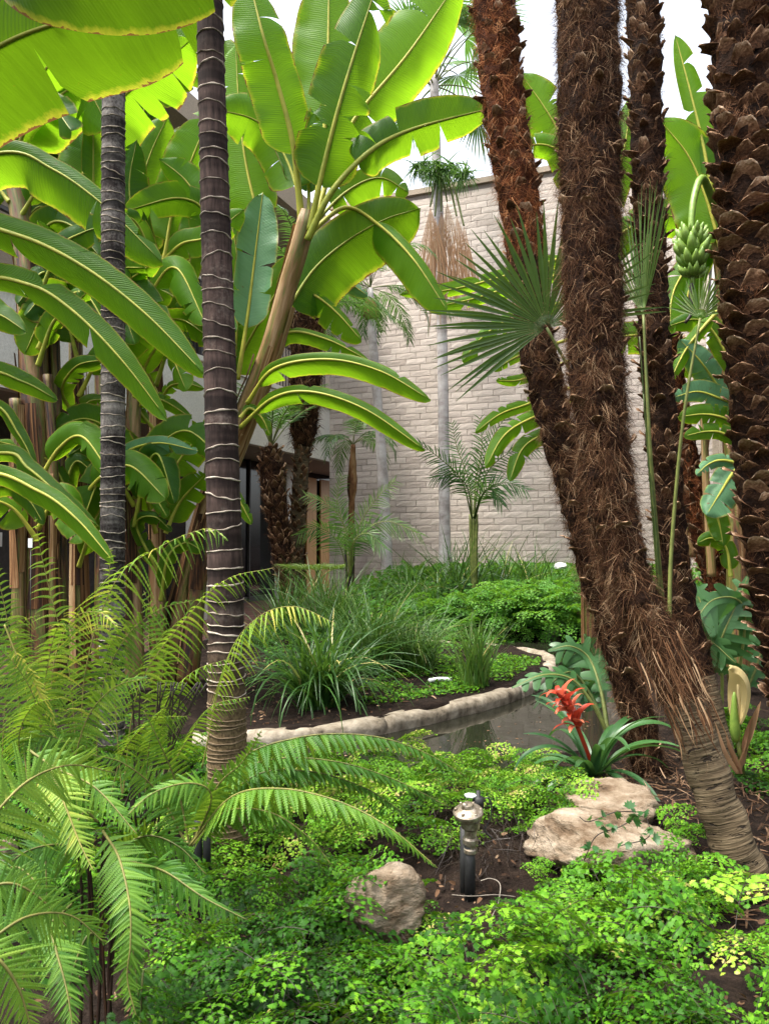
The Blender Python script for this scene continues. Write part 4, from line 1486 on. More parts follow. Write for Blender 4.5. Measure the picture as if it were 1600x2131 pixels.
pd = banana('banana plant between the two ringed trunks', 327, 6.0)
pseudostem(pd, PP([(332, 1430, 6), (327, 1050, 6), (325, 800, 6), (318, 640, 6)]), .068, .045, .5, 6)
for a in [
    ([(320, 640, 6), (345, 520, 6), (360, 440, 6), (400, 330, 5.9), (445, 220, 5.9)], 60, 60, 0, 12, .75, dict(pet=.35)),
    ([(320, 640, 6), (300, 540, 6), (285, 430, 6), (310, 330, 6), (350, 240, 6)], 55, 60, 0, 12, .55, dict(pet=.3)),
    ([(322, 650, 6), (390, 540, 5.9), (425, 445, 5.8), (370, 412, 5.7), (258, 440, 5.6)], 35, 38, 0, 10, .55, dict(pet=.45)),
    ([(322, 650, 6), (350, 560, 6), (430, 460, 5.85), (390, 380, 5.8), (332, 330, 5.8)], 32, 42, 0, 10, .65, dict(pet=.55)),
    ([(322, 650, 6), (370, 600, 6), (396, 540, 6), (398, 430, 6)], 30, 30, 0, 15, .7, dict(pet=.3)),
    ([(322, 660, 6), (298, 610, 6), (345, 608, 5.9), (408, 655, 5.8)], 20, 24, 0, 15, .5, {}),
    ([(320, 640, 6.2), (330, 480, 6.2), (360, 330, 6.2), (410, 260, 6.2)], 50, 50, 0, 15, .08, dict(pet=.3)),
    ([(215, 1000, 5.5), (262, 942, 5.4), (330, 922, 5.3), (412, 938, 5.2)], 18, 22, 15, 15, .45, dict(mat='banana_top')),
    ([(345, 1080, 5.8), (358, 990, 5.7), (395, 930, 5.7), (450, 885, 5.6)], 50, 45, 0, 15, .65, {}),
    ([(345, 1110, 5.6), (375, 1045, 5.6), (430, 985, 5.5)], 35, 35, 0, 12, .55, dict(pet=.2)),
    ([(250, 1000, 5.5), (290, 1000, 5.4), (320, 1030, 5.4), (348, 1075, 5.3)], 20, 20, 0, 20, .5, {}),
    ([(335, 1200, 5.6), (285, 1095, 5.5), (320, 1075, 5.4), (358, 1105, 5.4)], 18, 20, 0, 20, .15, {}),
    ([(327, 860, 5.8), (350, 808, 5.7), (385, 798, 5.6), (425, 808, 5.6)], 13, 16, 0, 20, .5, {}),
    ([(327, 900, 5.8), (290, 850, 5.7), (330, 830, 5.6), (400, 870, 5.6)], 16, 20, 0, 20, .4, {}),
    ([(327, 820, 5.9), (300, 760, 5.8), (270, 740, 5.8), (240, 760, 5.8)], 18, 22, 0, 20, .4, {}),
    ([(322, 700, 5.9), (350, 690, 5.8), (380, 700, 5.7), (405, 740, 5.7)], 15, 20, 0, 20, .3, {}),
    ([(335, 1250, 5.6), (350, 1160, 5.5), (385, 1130, 5.5), (420, 1145, 5.4)], 18, 20, 0, 20, .2, {}),
]:
    leafpx(pd, *a[:-1], **a[-1])

pk = banana('background banana plant by the balcony, mostly hidden by the nearer leaves at upper left', 210, 7.6)
pseudostem(pk, PP([(215, 1380, 7.6), (212, 900, 7.6), (205, 560, 7.6)]), .08, .05, .5, 3)
for k in range(38):
    r_ = rnd
    tx, ty = r_.uniform(-20, 560), r_.uniform(60, 520)
    bx = 205 + r_.uniform(-20, 20)
    mx, my = (bx + tx) / 2 + r_.uniform(-30, 30), min(540, ty) - r_.uniform(0, 60)
    leafpx(pk, [(bx, 570, 7.6), ((bx + mx) / 2, (570 + my) / 2 - 20, 7.5), (mx, my, 7.4), (tx, ty, 7.3)], r_.uniform(35, 60), r_.uniform(35, 60), r_.uniform(-25, 25), 14, r_.choice((.08, .3, .5, .7, .9)), pet=.25)
# more leaves low in the grove
for k in range(34):
    pl, bx, bd = rnd.choice(((pb, 80, 5.0), (pc, 165, 5.3), (pd, 325, 5.7), (pd, 325, 5.8), (pc, 280, 5.5)))
    by = rnd.uniform(560, 1150)
    dx = rnd.choice((-1, 1)) * rnd.uniform(60, 150)
    up = rnd.uniform(60, 170)
    dr = rnd.uniform(-60, 120)
    leafpx(pl, [(bx, by, bd), (bx + dx * .35, by - up * .75, bd - .1), (bx + dx * .75, by - up, bd - .2), (bx + dx * 1.25, by - up + dr, bd - .3)], rnd.uniform(24, 46), rnd.uniform(24, 46), rnd.uniform(-30, 30), rnd.uniform(5, 22), rnd.choice((.1, .25, .4, .55, .75)), pet=.22)
pf = banana('banana plant leaning right in the middle, yellow-green leaf stalks fanning from its brown stem', 350, 6.2)
pseudostem(pf, PP([(345, 1430, 6.2), (390, 1230, 6.1), (440, 1050, 6), (505, 880, 5.8), (560, 735, 5.6), (598, 600, 5.5), (622, 520, 5.4), (642, 440, 5.35)]), .125, .062, .78, 9)
pseudostem(pf, PP([(390, 1420, 6.0), (412, 1220, 6.0), (432, 1050, 6.0), (445, 920, 6)]), .085, .05, .45, 4)
for a in [
    ([(632, 520, 5.4), (622, 400, 5.3), (608, 290, 5.2), (577, 170, 5.1), (547, 70, 5.0), (515, -60, 5)], 62, 62, 15, 14, .62, dict(pet=.36, tears=1, rib=.02)),
    ([(645, 480, 5.3), (668, 370, 5.2), (700, 240, 5.1), (735, 120, 5.05), (790, -50, 5)], 72, 78, 5, 14, .30, dict(pet=.2, tears=5, tear_gap=.1, rib=.018)),
    ([(650, 470, 5.5), (668, 350, 5.6), (680, 200, 5.6), (683, 80, 5.6), (685, -70, 5.6)], 80, 62, 0, 12, .7, dict(pet=.3, tears=1, rib=.018)),
    ([(650, 480, 5.5), (690, 350, 5.6), (740, 245, 5.6), (850, 110, 5.6), (960, -50, 5.6)], 88, 78, 0, 10, .85, dict(pet=.33, tears=1, rib=.016)),
    ([(640, 500, 5.3), (690, 400, 5.2), (770, 315, 5.2), (860, 268, 5.3), (1020, 225, 5.3)], 58, 62, 10, 22, .22, dict(pet=.38, tears=2, rib=.018)),
    ([(590, 660, 5.7), (650, 565, 5.75), (720, 503, 5.75), (800, 457, 5.7), (875, 433, 5.6)], 62, 85, 0, 10, .15, dict(pet=.1, tears=0)),
    ([(455, 830, 6.1), (515, 715, 6.05), (565, 625, 6.0), (622, 520, 5.95)], 45, 52, 0, 10, .35, dict(pet=.2, tears=0)),
    ([(650, 480, 5.6), (720, 432, 5.7), (790, 470, 5.7), (860, 540, 5.6), (930, 645, 5.5)], 18, 50, 0, 12, .7, dict(pet=.4, tears=0)),
    ([(495, 790, 5.7), (515, 660, 5.7), (530, 540, 5.7), (547, 400, 5.7)], 46, 46, 180, 14, .6, dict(pet=.3, tears=2, mat='banana_top')),
    ([(480, 820, 5.9), (492, 700, 5.9), (496, 560, 5.9), (478, 440, 5.9)], 18, 18, 0, 15, .6, {}),
    ([(640, 480, 5.8), (600, 340, 5.9), (540, 255, 5.9), (440, 225, 5.8)], 60, 65, 0, 12, .6, dict(pet=.3)),
    ([(642, 480, 5.9), (640, 370, 6), (610, 280, 6), (560, 190, 6)], 42, 55, 180, 12, .55, dict(pet=.3, mat='banana_top')),
    ([(515, 840, 5.5), (570, 768, 5.3), (680, 748, 5.2), (790, 772, 5.1), (896, 832, 5.0)], 18, 36, 10, 14, .62, dict(tears=1)),
    ([(500, 890, 5.5), (570, 828, 5.3), (650, 816, 5.2), (760, 852, 5.1), (884, 936, 5.0)], 16, 34, 10, 14, .55, dict(tears=1)),
    ([(555, 745, 5.6), (600, 692, 5.6), (680, 706, 5.6), (768, 750, 5.6)], 12, 24, 0, 15, .6, {}),
    ([(600, 600, 5.8), (650, 612, 5.8), (700, 650, 5.8), (752, 708, 5.8)], 12, 42, 0, 12, .6, dict(tears=4, tear_gap=.06)),
    ([(625, 520, 6), (690, 555, 6), (730, 590, 6), (765, 615, 6)], 15, 26, 0, 15, .6, dict(mat='banana_top')),
    ([(560, 520, 6.2), (520, 380, 6.2), (500, 250, 6.2), (490, 90, 6.2)], 70, 65, 0, 10, .9, dict(pet=.2)),
    ([(640, 480, 5.9), (720, 400, 6.0), (790, 370, 6.0), (850, 400, 6.0)], 30, 40, 0, 15, .4, dict(pet=.3)),
    ([(462, 990, 5.6), (480, 1010, 5.6), (500, 1045, 5.6), (524, 1090, 5.6)], 14, 14, 0, 15, .7, {}),
    ([(500, 870, 5.6), (520, 850, 5.6), (545, 870, 5.6), (562, 905, 5.6)], 14, 14, 0, 15, .6, {}),
]:
    leafpx(pf, *a[:-1], **a[-1])

ph = banana('banana plant hidden behind the shaggy trunks, leaves poking out over the block wall', 1225, 6.6)
pseudostem(ph, PP([(1232, 1400, 6.6), (1228, 900, 6.6), (1225, 400, 6.6)]), .08, .05, .5, 3)
for a in [
    ([(1215, 520, 6.5), (1080, 565, 6.4), (940, 602, 6.3), (832, 612, 6.2)], 16, 20, 0, 15, .75, {}),
    ([(1215, 560, 6.4), (1080, 592, 6.3), (990, 620, 6.2), (898, 640, 6.1)], 18, 14, 0, 15, .8, {}),
    ([(1200, 620, 6.5), (1070, 660, 6.4), (1005, 700, 6.3), (962, 752, 6.2)], 25, 20, 0, 15, .8, {}),
    ([(1210, 740, 6.5), (1090, 788, 6.4), (1032, 792, 6.3)], 12, 15, 0, 15, .7, dict(pet=.3)),
    ([(1205, 700, 6.6), (1085, 738, 6.5), (1026, 772, 6.4)], 12, 12, 0, 15, .6, dict(pet=.3)),
    ([(1205, 800, 6.5), (1100, 840, 6.4), (1040, 862, 6.3), (988, 900, 6.2)], 14, 17, 0, 15, .8, {}),
    ([(1210, 830, 6.4), (1110, 868, 6.3), (1050, 905, 6.2), (1010, 972, 6.1)], 22, 20, 0, 12, .95, {}),
    ([(1225, 420, 6.6), (1170, 290, 6.6), (1130, 220, 6.6), (1080, 150, 6.6)], 55, 50, 0, 12, .7, {}),
    ([(1225, 420, 6.6), (1180, 330, 6.6), (1120, 300, 6.6), (1040, 330, 6.6)], 30, 30, 0, 12, .85, {}),
    ([(1225, 520, 6.7), (1270, 400, 6.7), (1300, 300, 6.7), (1310, 200, 6.7)], 40, 40, 0, 12, .6, {}),
    ([(1225, 600, 6.7), (1150, 560, 6.7), (1090, 575, 6.7), (1040, 620, 6.7)], 24, 28, 0, 12, .6, {}),
    ([(1228, 900, 6.6), (1150, 900, 6.5), (1090, 930, 6.4), (1060, 1000, 6.3)], 20, 22, 0, 12, .5, {}),
    ([(1228, 760, 6.6), (1300, 700, 6.6), (1400, 720, 6.6), (1470, 800, 6.6)], 35, 40, 0, 12, .45, {}),
    ([(1228, 560, 6.6), (1300, 480, 6.6), (1400, 450, 6.6), (1480, 520, 6.6)], 40, 45, 0, 12, .7, {}),
]:
    leafpx(ph, *a[:-1], **a[-1])

pg = banana('fruiting banana plant between the right-hand trunks, carrying a bunch of green bananas', 1520, 5.6)
pseudostem(pg, PP([(1540, 1420, 5.6), (1530, 1000, 5.6), (1510, 650, 5.6), (1485, 420, 5.5)]), .09, .05, .55, 4)
pseudostem(pg, PP([(1480, 1200, 5.7), (1468, 1000, 5.7), (1462, 860, 5.7)]), .032, .022, .75, 2)
pseudostem(pg, PP([(1440, 1160, 6.3), (1420, 950, 6.3), (1402, 780, 6.3)]), .05, .035, .75, 3)
for a in [
    ([(1487, 430, 5.4), (1462, 300, 5.4), (1438, 200, 5.4), (1404, 72, 5.4)], 28, 34, 0, 18, .55, dict(pet=.2, tears=2)),
    ([(1500, 520, 5.45), (1466, 405, 5.45), (1430, 322, 5.45), (1368, 245, 5.45)], 72, 55, 0, 10, .95, dict(pet=.1, tears=1)),
    ([(1490, 460, 5.7), (1440, 540, 5.7), (1400, 610, 5.7), (1392, 700, 5.6)], 42, 32, 0, 12, .75, {}),
    ([(1490, 480, 5.7), (1450, 560, 5.7), (1430, 620, 5.7), (1440, 690, 5.7)], 30, 30, 0, 12, .9, {}),
    ([(1500, 640, 5.2), (1455, 690, 5.2), (1425, 730, 5.2), (1392, 795, 5.2)], 16, 18, 0, 15, .85, {}),
    ([(1540, 880, 5.3), (1490, 800, 5.25), (1455, 750, 5.2), (1412, 705, 5.2)], 36, 32, 0, 12, .42, dict(mat='banana_top')),
    ([(1540, 800, 5.4), (1490, 700, 5.4), (1450, 665, 5.4), (1385, 680, 5.4)], 26, 28, 0, 15, .35, {}),
    ([(1555, 850, 5.15), (1500, 830, 5.1), (1450, 815, 5.1), (1398, 828, 5.1)], 21, 29, 0, 5, .42, dict(mat='banana_top')),
    ([(1555, 890, 5.15), (1500, 868, 5.1), (1460, 862, 5.1), (1410, 868, 5.1)], 21, 27, 0, 5, .48, {}),
    ([(1560, 950, 5.1), (1510, 905, 5.1), (1470, 898, 5.1), (1422, 908, 5.1)], 16, 22, 0, 5, .52, {}),
    ([(1555, 970, 5.0), (1505, 958, 5), (1475, 965, 5), (1448, 988, 5)], 14, 17, 0, 5, .5, dict(mat='banana_top')),
    ([(1545, 960, 5.0), (1520, 990, 5), (1500, 1022, 5), (1470, 1070, 5)], 40, 35, 0, 5, .55, dict(mat='banana_top')),
    ([(1475, 1030, 5.2), (1488, 1065, 5.2), (1497, 1095, 5.2), (1504, 1135, 5.2)], 22, 22, 0, 5, .3, {}),
    ([(1520, 1200, 5.3), (1510, 1140, 5.3), (1480, 1120, 5.3), (1450, 1130, 5.3)], 18, 21, 0, 5, .3, {}),
]:
    leafpx(pg, *a[:-1], **a[-1])
# bunch of bananas
st = cr(PP([(1487, 430, 5.3), (1462, 372, 5.1), (1446, 400, 5.0), (1438, 460, 4.95), (1440, 540, 4.95), (1440, 590, 4.95)]), 30)
bunch = MB().tube(st, np.linspace(.028, .018, 30), 8, tint=.5).build('fruit_stalk', M['fruit'], pg)
MB().tube(cr(PP([(1440, 585, 4.95), (1436, 615, 4.95), (1438, 650, 4.95), (1425, 672, 4.95)]), 12), np.linspace(.016, .010, 12), 6).build('flower_stalk', M['dark_stem'], bunch)
fr = cr(np.array([[0, 0, 0], [.035, 0, .012], [.07, 0, .045], [.085, 0, .085]]), 9)
fo = MB().tube(fr, np.array([.007, .015, .021, .024, .024, .022, .018, .011, .004]), 7, tint=.5).build('fruit_tmp', M['fruit'])
fme = fo.data
bpy.data.objects.remove(fo)
for tier in range(5):
    ctr = P(1440, 492 + tier * 20, 4.95)
    nfr = 12
    for k in range(nfr):
        a = 2 * math.pi * (k + .5 * (tier % 2)) / nfr + rnd.uniform(-.1, .1)
        sc = (.9, 1.1, 1.15, 1.05, .8)[tier] * rnd.uniform(.8, 1.15)
        x = np.array([math.cos(a), math.sin(a), rnd.uniform(-.3, .15)])
        y = nrm(np.cross([0, 0, 1], x))
        z = np.cross(x, y)
        link_copy(fme, 'banana', bunch, mat4(x * sc, y * sc, z * sc, ctr + x * .012))

# ================================================================== palms by the far wall


def small_palm(label, crown, nfr, flen, plen, trunk=None, tr=None, seed=0, el=(20, 80), bend=(40, 110), tint=.5, npair=28, pw=.02, tmat='core', azs=None, droop=.1, r=.006, group='small feather palms'):
    r_ = random.Random(seed)
    o = thing('feather_palm', label, 'palm tree', (crown[0], crown[1], gz(crown[0], crown[1])) if trunk is None else trunk[0], group)
    if trunk is not None:
        c = cr(np.asarray(trunk), 40)
        MB().tube(c, np.interp(np.linspace(0, 1, 40), *tr) * (1 + .06 * np.sin(np.linspace(0, 60, 40))), 14, vscale=4).build('trunk', M[tmat], o)
    for k in range(nfr):
        az = (2 * math.pi * (k + r_.uniform(-.3, .3)) / nfr) if azs is None else azs[k % len(azs)] + r_.uniform(-.2, .2)
        pts = frond_arc(crown, az, r_.uniform(*el), flen * r_.uniform(.8, 1.15), r_.uniform(*bend))
        palm_frond(o, pts, plen, npair, 0, droop, .35, tint + r_.uniform(-.15, .15), .2, 35, r, pw, lat=np.array([0, 0, 1.0]))
    return o


# short stout palm
c1 = P(565, 930, 11.0)
o = fibre_palm('feather_palm', 'short stout palm with swollen straw-coloured head in front of the dark shopfront',
               PP([(606, 1320, 11), (596, 1230, 11), (584, 1120, 11), (572, 1030, 11), (566, 975, 11), (564, 930, 11)]),
               ([0, .25, .45, .6, .75, .9, 1], [.085, .09, .14, .145, .17, .17, .09]), 21, dz=.10, per=7, nfib=2600, flen=(.05, .16), sw=.20, sh=.13, fw=.006, out=.5, fib_from=.4)
for k in range(13):
    az = 2 * math.pi * k / 13 + rnd.uniform(-.2, .2)
    palm_frond(o, frond_arc(c1, az, rnd.uniform(58, 86), rnd.uniform(1.0, 1.4), rnd.uniform(40, 90)), .26, 30, 0, .0, .3, rnd.uniform(.35, .65), .25, 40, .008, .022, lat=np.array([0, 0, 1.0]))
# taller palm with diamond-scarred trunk
c2 = P(640, 640, 11.6)
o = fibre_palm('feather_palm', 'taller palm with scaly lower trunk and shaggy upper trunk beside the shopfront',
               PP([(612, 1330, 11.6), (614, 1200, 11.6), (622, 1050, 11.6), (630, 930, 11.6), (634, 850, 11.6), (638, 740, 11.6), (641, 640, 11.6)]),
               ([0, .3, .52, .58, .62, .8, .95, 1], [.12, .13, .12, .12, .20, .23, .24, .15]), 22, dz=.085, per=7, nfib=5000, flen=(.06, .18), sw=.15, sh=.11, fw=.007, out=.6, fib_from=.58, hang=.6)
for k in range(22):
    az = 2 * math.pi * k / 22 + rnd.uniform(-.2, .2)
    palm_frond(o, frond_arc(c2, az, rnd.uniform(15, 82), rnd.uniform(1.5, 2.2), rnd.uniform(60, 120)), .38, 36, 0, .05, .4, rnd.uniform(.35, .7), .22, 35, .010, .028, lat=np.array([0, 0, 1.0]))

# tall slender fan palm with a skirt of dead fronds
pts = PP([(926, 1215, 14.2), (924, 1000, 14.2), (921, 760, 14.2), (915, 520, 14.2), (908, 330, 14.2), (903, 160, 14.2)])
o = thing('skirted_palm', 'tall slender pale palm with a skirt of hanging tan dead fronds before the block wall', 'palm tree', pts[0])
c = cr(pts, 60)
MB().tube(c, np.interp(np.linspace(0, 1, 60), [0, .1, 1], [.13, .105, .085]) * (1 + .02 * np.sin(np.linspace(0, 140, 60))), 16, vscale=10).build('trunk', M['pale_trunk'], o)
for k, (hx, hy, tx, ty, rad, sp) in enumerate([(918, 440, 928, 720, 2.0, 30), (895, 430, 905, 700, 1.7, 30), (950, 450, 975, 660, 1.7, 28), (930, 420, 950, 720, 2.0, 24), (905, 450, 915, 690, 1.6, 24), (965, 470, 975, 640, 1.4, 24)]):
    hub, tip = P(hx, hy, 14.0 - .1 * (k % 3)), P(tx, ty, 14.0 - .1 * (k % 3))
    f = fan_leaf(o, hub, cr(np.array([P(908, 360, 14.1), P((908 + hx) / 2 + 4, 380, 14.0), hub]), 8), tip - hub, (.1, -1, .2), rad, sp, 22, .5, .55, .0, 'dead_frond', .1, k, 1.0, .02)
    f.name = 'dead_frond'
for k in range(8):
    hub = P(905 + rnd.uniform(-6, 6), 340, 14.1)
    q = P(870 + k * 14, 375 + rnd.uniform(0, 40), 14.0 + rnd.uniform(-.4, .4))
    mb = MB()
    blade_clump(mb, q + np.array([0, 0, .35]), 60, .45, .03, (-60, 30), (10, 80), .12, 60 + k, .6)
    mb.build('seed_cluster', M['palm'], o)
for k in range(20):
    az = 2 * math.pi * k / 20 + rnd.uniform(-.15, .15)
    base = P(903, 180, 14.2)
    c = frond_arc(base, az, rnd.uniform(5, 80), rnd.uniform(.9, 1.4), rnd.uniform(20, 60))
    d = nrm(c[-1] - c[-2])
    fan_leaf(o, c[-1], c, d, np.cross(np.cross(d, Z1), d) + .01, rnd.uniform(.7, .95), 190, 26, .5, .45, .05, 'palm', .35, k, 1.0, .012)

# slender palm left of it
o = small_palm('slender palm with drooping crown and orange-brown crownshaft before the block wall', P(770, 600, 13.3), 14, 1.6, .42,
               PP([(806, 1215, 13.3), (800, 1050, 13.3), (787, 850, 13.3), (775, 700, 13.3), (770, 600, 13.3)]), ([0, .8, .85, 1], [.105, .075, .08, .05]), 31, (0, 80), (60, 130), .5, 30, .03, 'pale_trunk')
MB().tube(cr(PP([(773, 665, 13.3), (770, 620, 13.3)]), 8), np.array([.10, .13, .14, .13, .12, .10, .08, .06]), 10).build('crownshaft', M['dry_sheath'], o)
small_palm('small blue-green palm low against the left end of the block wall', P(735, 925, 14.5), 9, 1.2, .42, PP([(733, 1220, 14.5), (731, 1100, 14.5), (733, 1000, 14.5), (735, 925, 14.5)]), ([0, .6, .7, 1], [.05, .06, .1, .04]), 32, (30, 80), (90, 140), .6, 24, .03, 'dry_sheath')

o = thing('feather_palm', 'young palm with long feather leaves standing just right of the skirted trunk', 'palm tree', P(988, 1230, 11.2), 'small feather palms')
for x in (978, 985, 992):
    MB().tube(cr(PP([(988, 1240, 11.2), ((x + 986) / 2, 1160, 11.2), (x, 1070, 11.2)]), 12), np.linspace(.045, .02, 12), 8, tint=.6).build('stem', M['palm_rib'], o)
for q, ti in (([(985, 1080, 11.2), (1000, 980, 11.1), (1030, 900, 11.0), (1065, 855, 10.9)], .35), ([(988, 1080, 11.2), (1010, 990, 11.1), (1060, 942, 11.0), (1120, 935, 10.9)], .3),
              ([(982, 1080, 11.2), (960, 1000, 11.1), (920, 958, 11.0), (866, 918, 10.9)], .4), ([(982, 1080, 11.2), (972, 1015, 11.0), (942, 988, 10.9), (900, 995, 10.8)], .2),
              ([(985, 1080, 11.2), (990, 1000, 11.3), (1002, 935, 11.3), (998, 870, 11.3)], .5), ([(987, 1080, 11.2), (1008, 1025, 11.0), (1050, 1004, 10.9), (1095, 1020, 10.8)], .2),
              ([(984, 1080, 11.2), (975, 1000, 11.4), (950, 930, 11.5), (940, 880, 11.5)], .4), ([(985, 1080, 11.2), (1000, 1035, 10.9), (1020, 1015, 10.8), (1045, 1050, 10.7)], .15)):
    palm_frond(o, PP(q), .42, 22, rnd.uniform(-25, 25), .12, .3, ti, .3, 38, .010, .024)
o = thing('feather_palm', 'bright young palm with comb-like leaves in front of the shopfront corner', 'palm tree', P(727, 1290, 9.6), 'small feather palms')
for x in (718, 728, 738):
    MB().tube(cr(PP([(728, 1290, 9.6), ((x + 728) / 2, 1220, 9.6), (x, 1120, 9.6)]), 12), np.linspace(.022, .012, 12), 8, tint=.2).build('stem', M['dark_stem'], o)
for q, ti in (([(728, 1200, 9.6), (724, 1115, 9.5), (692, 1058, 9.4), (636, 1030, 9.3)], .8), ([(730, 1200, 9.6), (742, 1110, 9.5), (778, 1045, 9.4), (822, 1000, 9.3)], .85),
              ([(730, 1200, 9.6), (740, 1125, 9.4), (800, 1085, 9.3), (875, 1112, 9.2)], .75), ([(726, 1200, 9.6), (704, 1130, 9.4), (665, 1098, 9.3), (622, 1112, 9.2)], .7),
              ([(728, 1200, 9.6), (716, 1100, 9.7), (702, 1040, 9.7), (712, 990, 9.7)], .9), ([(728, 1200, 9.6), (735, 1130, 9.3), (765, 1110, 9.2), (800, 1140, 9.1)], .6)):
    palm_frond(o, PP(q), .36, 24, rnd.uniform(-20, 20), .15, .3, ti, .28, 38, .007, .020)
o = thing('fan_palm', 'tiny grey-green fan palm at the foot of the shopfront corner', 'palm tree', P(655, 1250, 10.2))
for k in range(7):
    az = 2 * math.pi * k / 7 + .4
    b = P(655, 1235, 10.2)
    c = frond_arc(b, az, 72, .42, 50)
    d = nrm(c[-1] - c[-2])
    fan_leaf(o, c[-1], c, d, np.cross(np.cross(d, Z1), d) + .01, .34, 150, 16, .75, .5, .05, 'fan', .35, 70 + k, .9, .006)

# ================================================================== fan palm sprouting among the shaggy trunks
yf = thing('fan_palm', 'young fan palm with long bare stalks and stiff pleated fans among the shaggy trunks', 'palm tree', P(1385, 1330, 3.3))
fan_leaf(yf, P(1137, 682, 3.05), PP([(1330, 1130, 3.2), (1270, 960, 3.15), (1200, 800, 3.1), (1137, 682, 3.05)]), P(1062, 500, 3.0) - P(1137, 682, 3.05), CAM - P(1137, 682, 3.05) + np.array([-.3, 0, .4]), .50, 205, 44, .45, .5, .02, 'fan', .08, 5, 1.0)
fan_leaf(yf, P(1338, 655, 3.1), PP([(1385, 1330, 3.3), (1368, 1140, 3.2), (1350, 900, 3.1), (1338, 655, 3.1)]), P(1352, 420, 3.1) - P(1338, 655, 3.1), np.array([-.97, -.22, .05]), .50, 80, 26, .55, .5, .10, 'fan', .02, 6, 1.0)
fan_leaf(yf, P(1456, 662, 3.25), PP([(1392, 1330, 3.3), (1396, 1150, 3.3), (1420, 880, 3.25), (1456, 662, 3.25)]), P(1486, 560, 3.2) - P(1456, 662, 3.25), np.array([-.92, -.35, .1]), .21, 150, 22, .7, .5, .10, 'fan', .1, 7, 1.0)
for k, (bx, by, mx, my, tx, ty) in enumerate([(1375, 1300, 1352, 1000, 1330, 700), (1380, 1320, 1360, 1050, 1345, 760), (1378, 1310, 1364, 1100, 1338, 820)]):
    MB().tube(cr(PP([(bx, by, 3.22), (mx, my, 3.15), (tx, ty, 3.1)]), 20), np.linspace(.006, .003, 20), 6, tint=.2).build('stalk', M['palm_rib'], yf)

# ================================================================== island planting
def clump(name, label, px, py, nb, L, width, el, bend, spread, seed, tint=.4, cat='grass clump', group='strap-leaved clumps', z=0.0, mat='grass', dead=.03):
    b = gp(px, py, z)
    b[2] = gz(b[0], b[1])
    mb = MB()
    blade_clump(mb, b, nb, L, width, el, bend, spread, seed, tint, dead=dead)
    o = mb.build(name, M[mat])
    o['label'], o['category'], o['group'], o['kind'] = label, cat, group, 'thing'
    return o


clump('strap_leaf_plant', 'big dark fountain-shaped clump of strap leaves at the front of the island', 662, 1466, 330, .92, .021, (55, 89), (40, 165), .13, 1, .22)
clump('strap_leaf_plant', 'upright yellow-green grassy clump near the right end of the island', 988, 1428, 170, .60, .012, (68, 89), (10, 60), .10, 2, .62)
clump('strap_leaf_plant', 'tall loose grassy clump in the middle of the island, behind the dark fountain clump', 770, 1395, 420, .92, .012, (60, 88), (30, 120), .20, 3, .5)
clump('strap_leaf_plant', 'pale grassy clump between the middle clump and the upright yellow-green one', 868, 1390, 260, .72, .011, (55, 86), (40, 120), .16, 4, .58)
clump('strap_leaf_plant', 'stiff dark blades below the stout palm by the path', 600, 1330, 130, .85, .016, (62, 88), (10, 60), .15, 5, .3)
clump('strap_leaf_plant', 'stiff dark blades in front of the shopfront corner, left of the comb-leaved palm', 690, 1330, 260, 1.05, .014, (60, 88), (20, 80), .25, 6, .36)
clump('strap_leaf_plant', 'grassy clump at the back of the island below the slender trunks', 800, 1318, 300, 1.0, .014, (55, 86), (30, 110), .32, 7, .5)
clump('strap_leaf_plant', 'dark grassy clump left of the skirted palm trunk', 868, 1262, 170, .95, .018, (50, 86), (30, 110), .35, 8, .3, z=.2)
clump('strap_leaf_plant', 'dark spiky clump against the wall behind the young palm', 960, 1235, 120, 1.25, .022, (45, 85), (10, 60), .35, 9, .12, z=.35)
clump('strap_leaf_plant', 'dark spiky clump against the wall behind the green bush', 1075, 1232, 90, 1.2, .022, (45, 85), (10, 70), .35, 10, .12, z=.38)
clump('strap_leaf_plant', 'small low tuft of strap leaves left of the fountain clump', 545, 1345, 70, .5, .014, (40, 80), (40, 120), .1, 11, .45)
clump('strap_leaf_plant', 'sparse long blades on the far side of the pond right of the wall palms', 1140, 1235, 60, 1.1, .02, (45, 85), (20, 70), .3, 12, .2, z=.38)

# fern clumps under the wall
for k, (px, py, d, lab) in enumerate([(1105, 1190, 12.0, 'pale feathery fern against the wall, left of the shaggy trunks'), (1165, 1195, 11.4, 'feathery fern against the wall touching the leaning trunk'), (1045, 1195, 12.4, 'feathery fern against the wall right of the young palm'), (860, 1215, 12.2, 'low fern against the wall left of the skirted trunk')]):
    b = P(px, py, d)
    b[2] = gz(b[0], b[1])
    o = thing('sword_fern', lab, 'fern', b, 'ferns below the block wall')
    for j in range(16):
        az = 2 * math.pi * j / 16 + rnd.uniform(-.2, .2)
        fern_frond(o, frond_arc(b, az, rnd.uniform(45, 82), rnd.uniform(.55, .85), rnd.uniform(50, 110)), .11, 18, 0, .1, .2, rnd.uniform(.25, .5), 7, .1, r=.004, lat=np.array([0, 0, 1.0]), mat='maiden_blue')


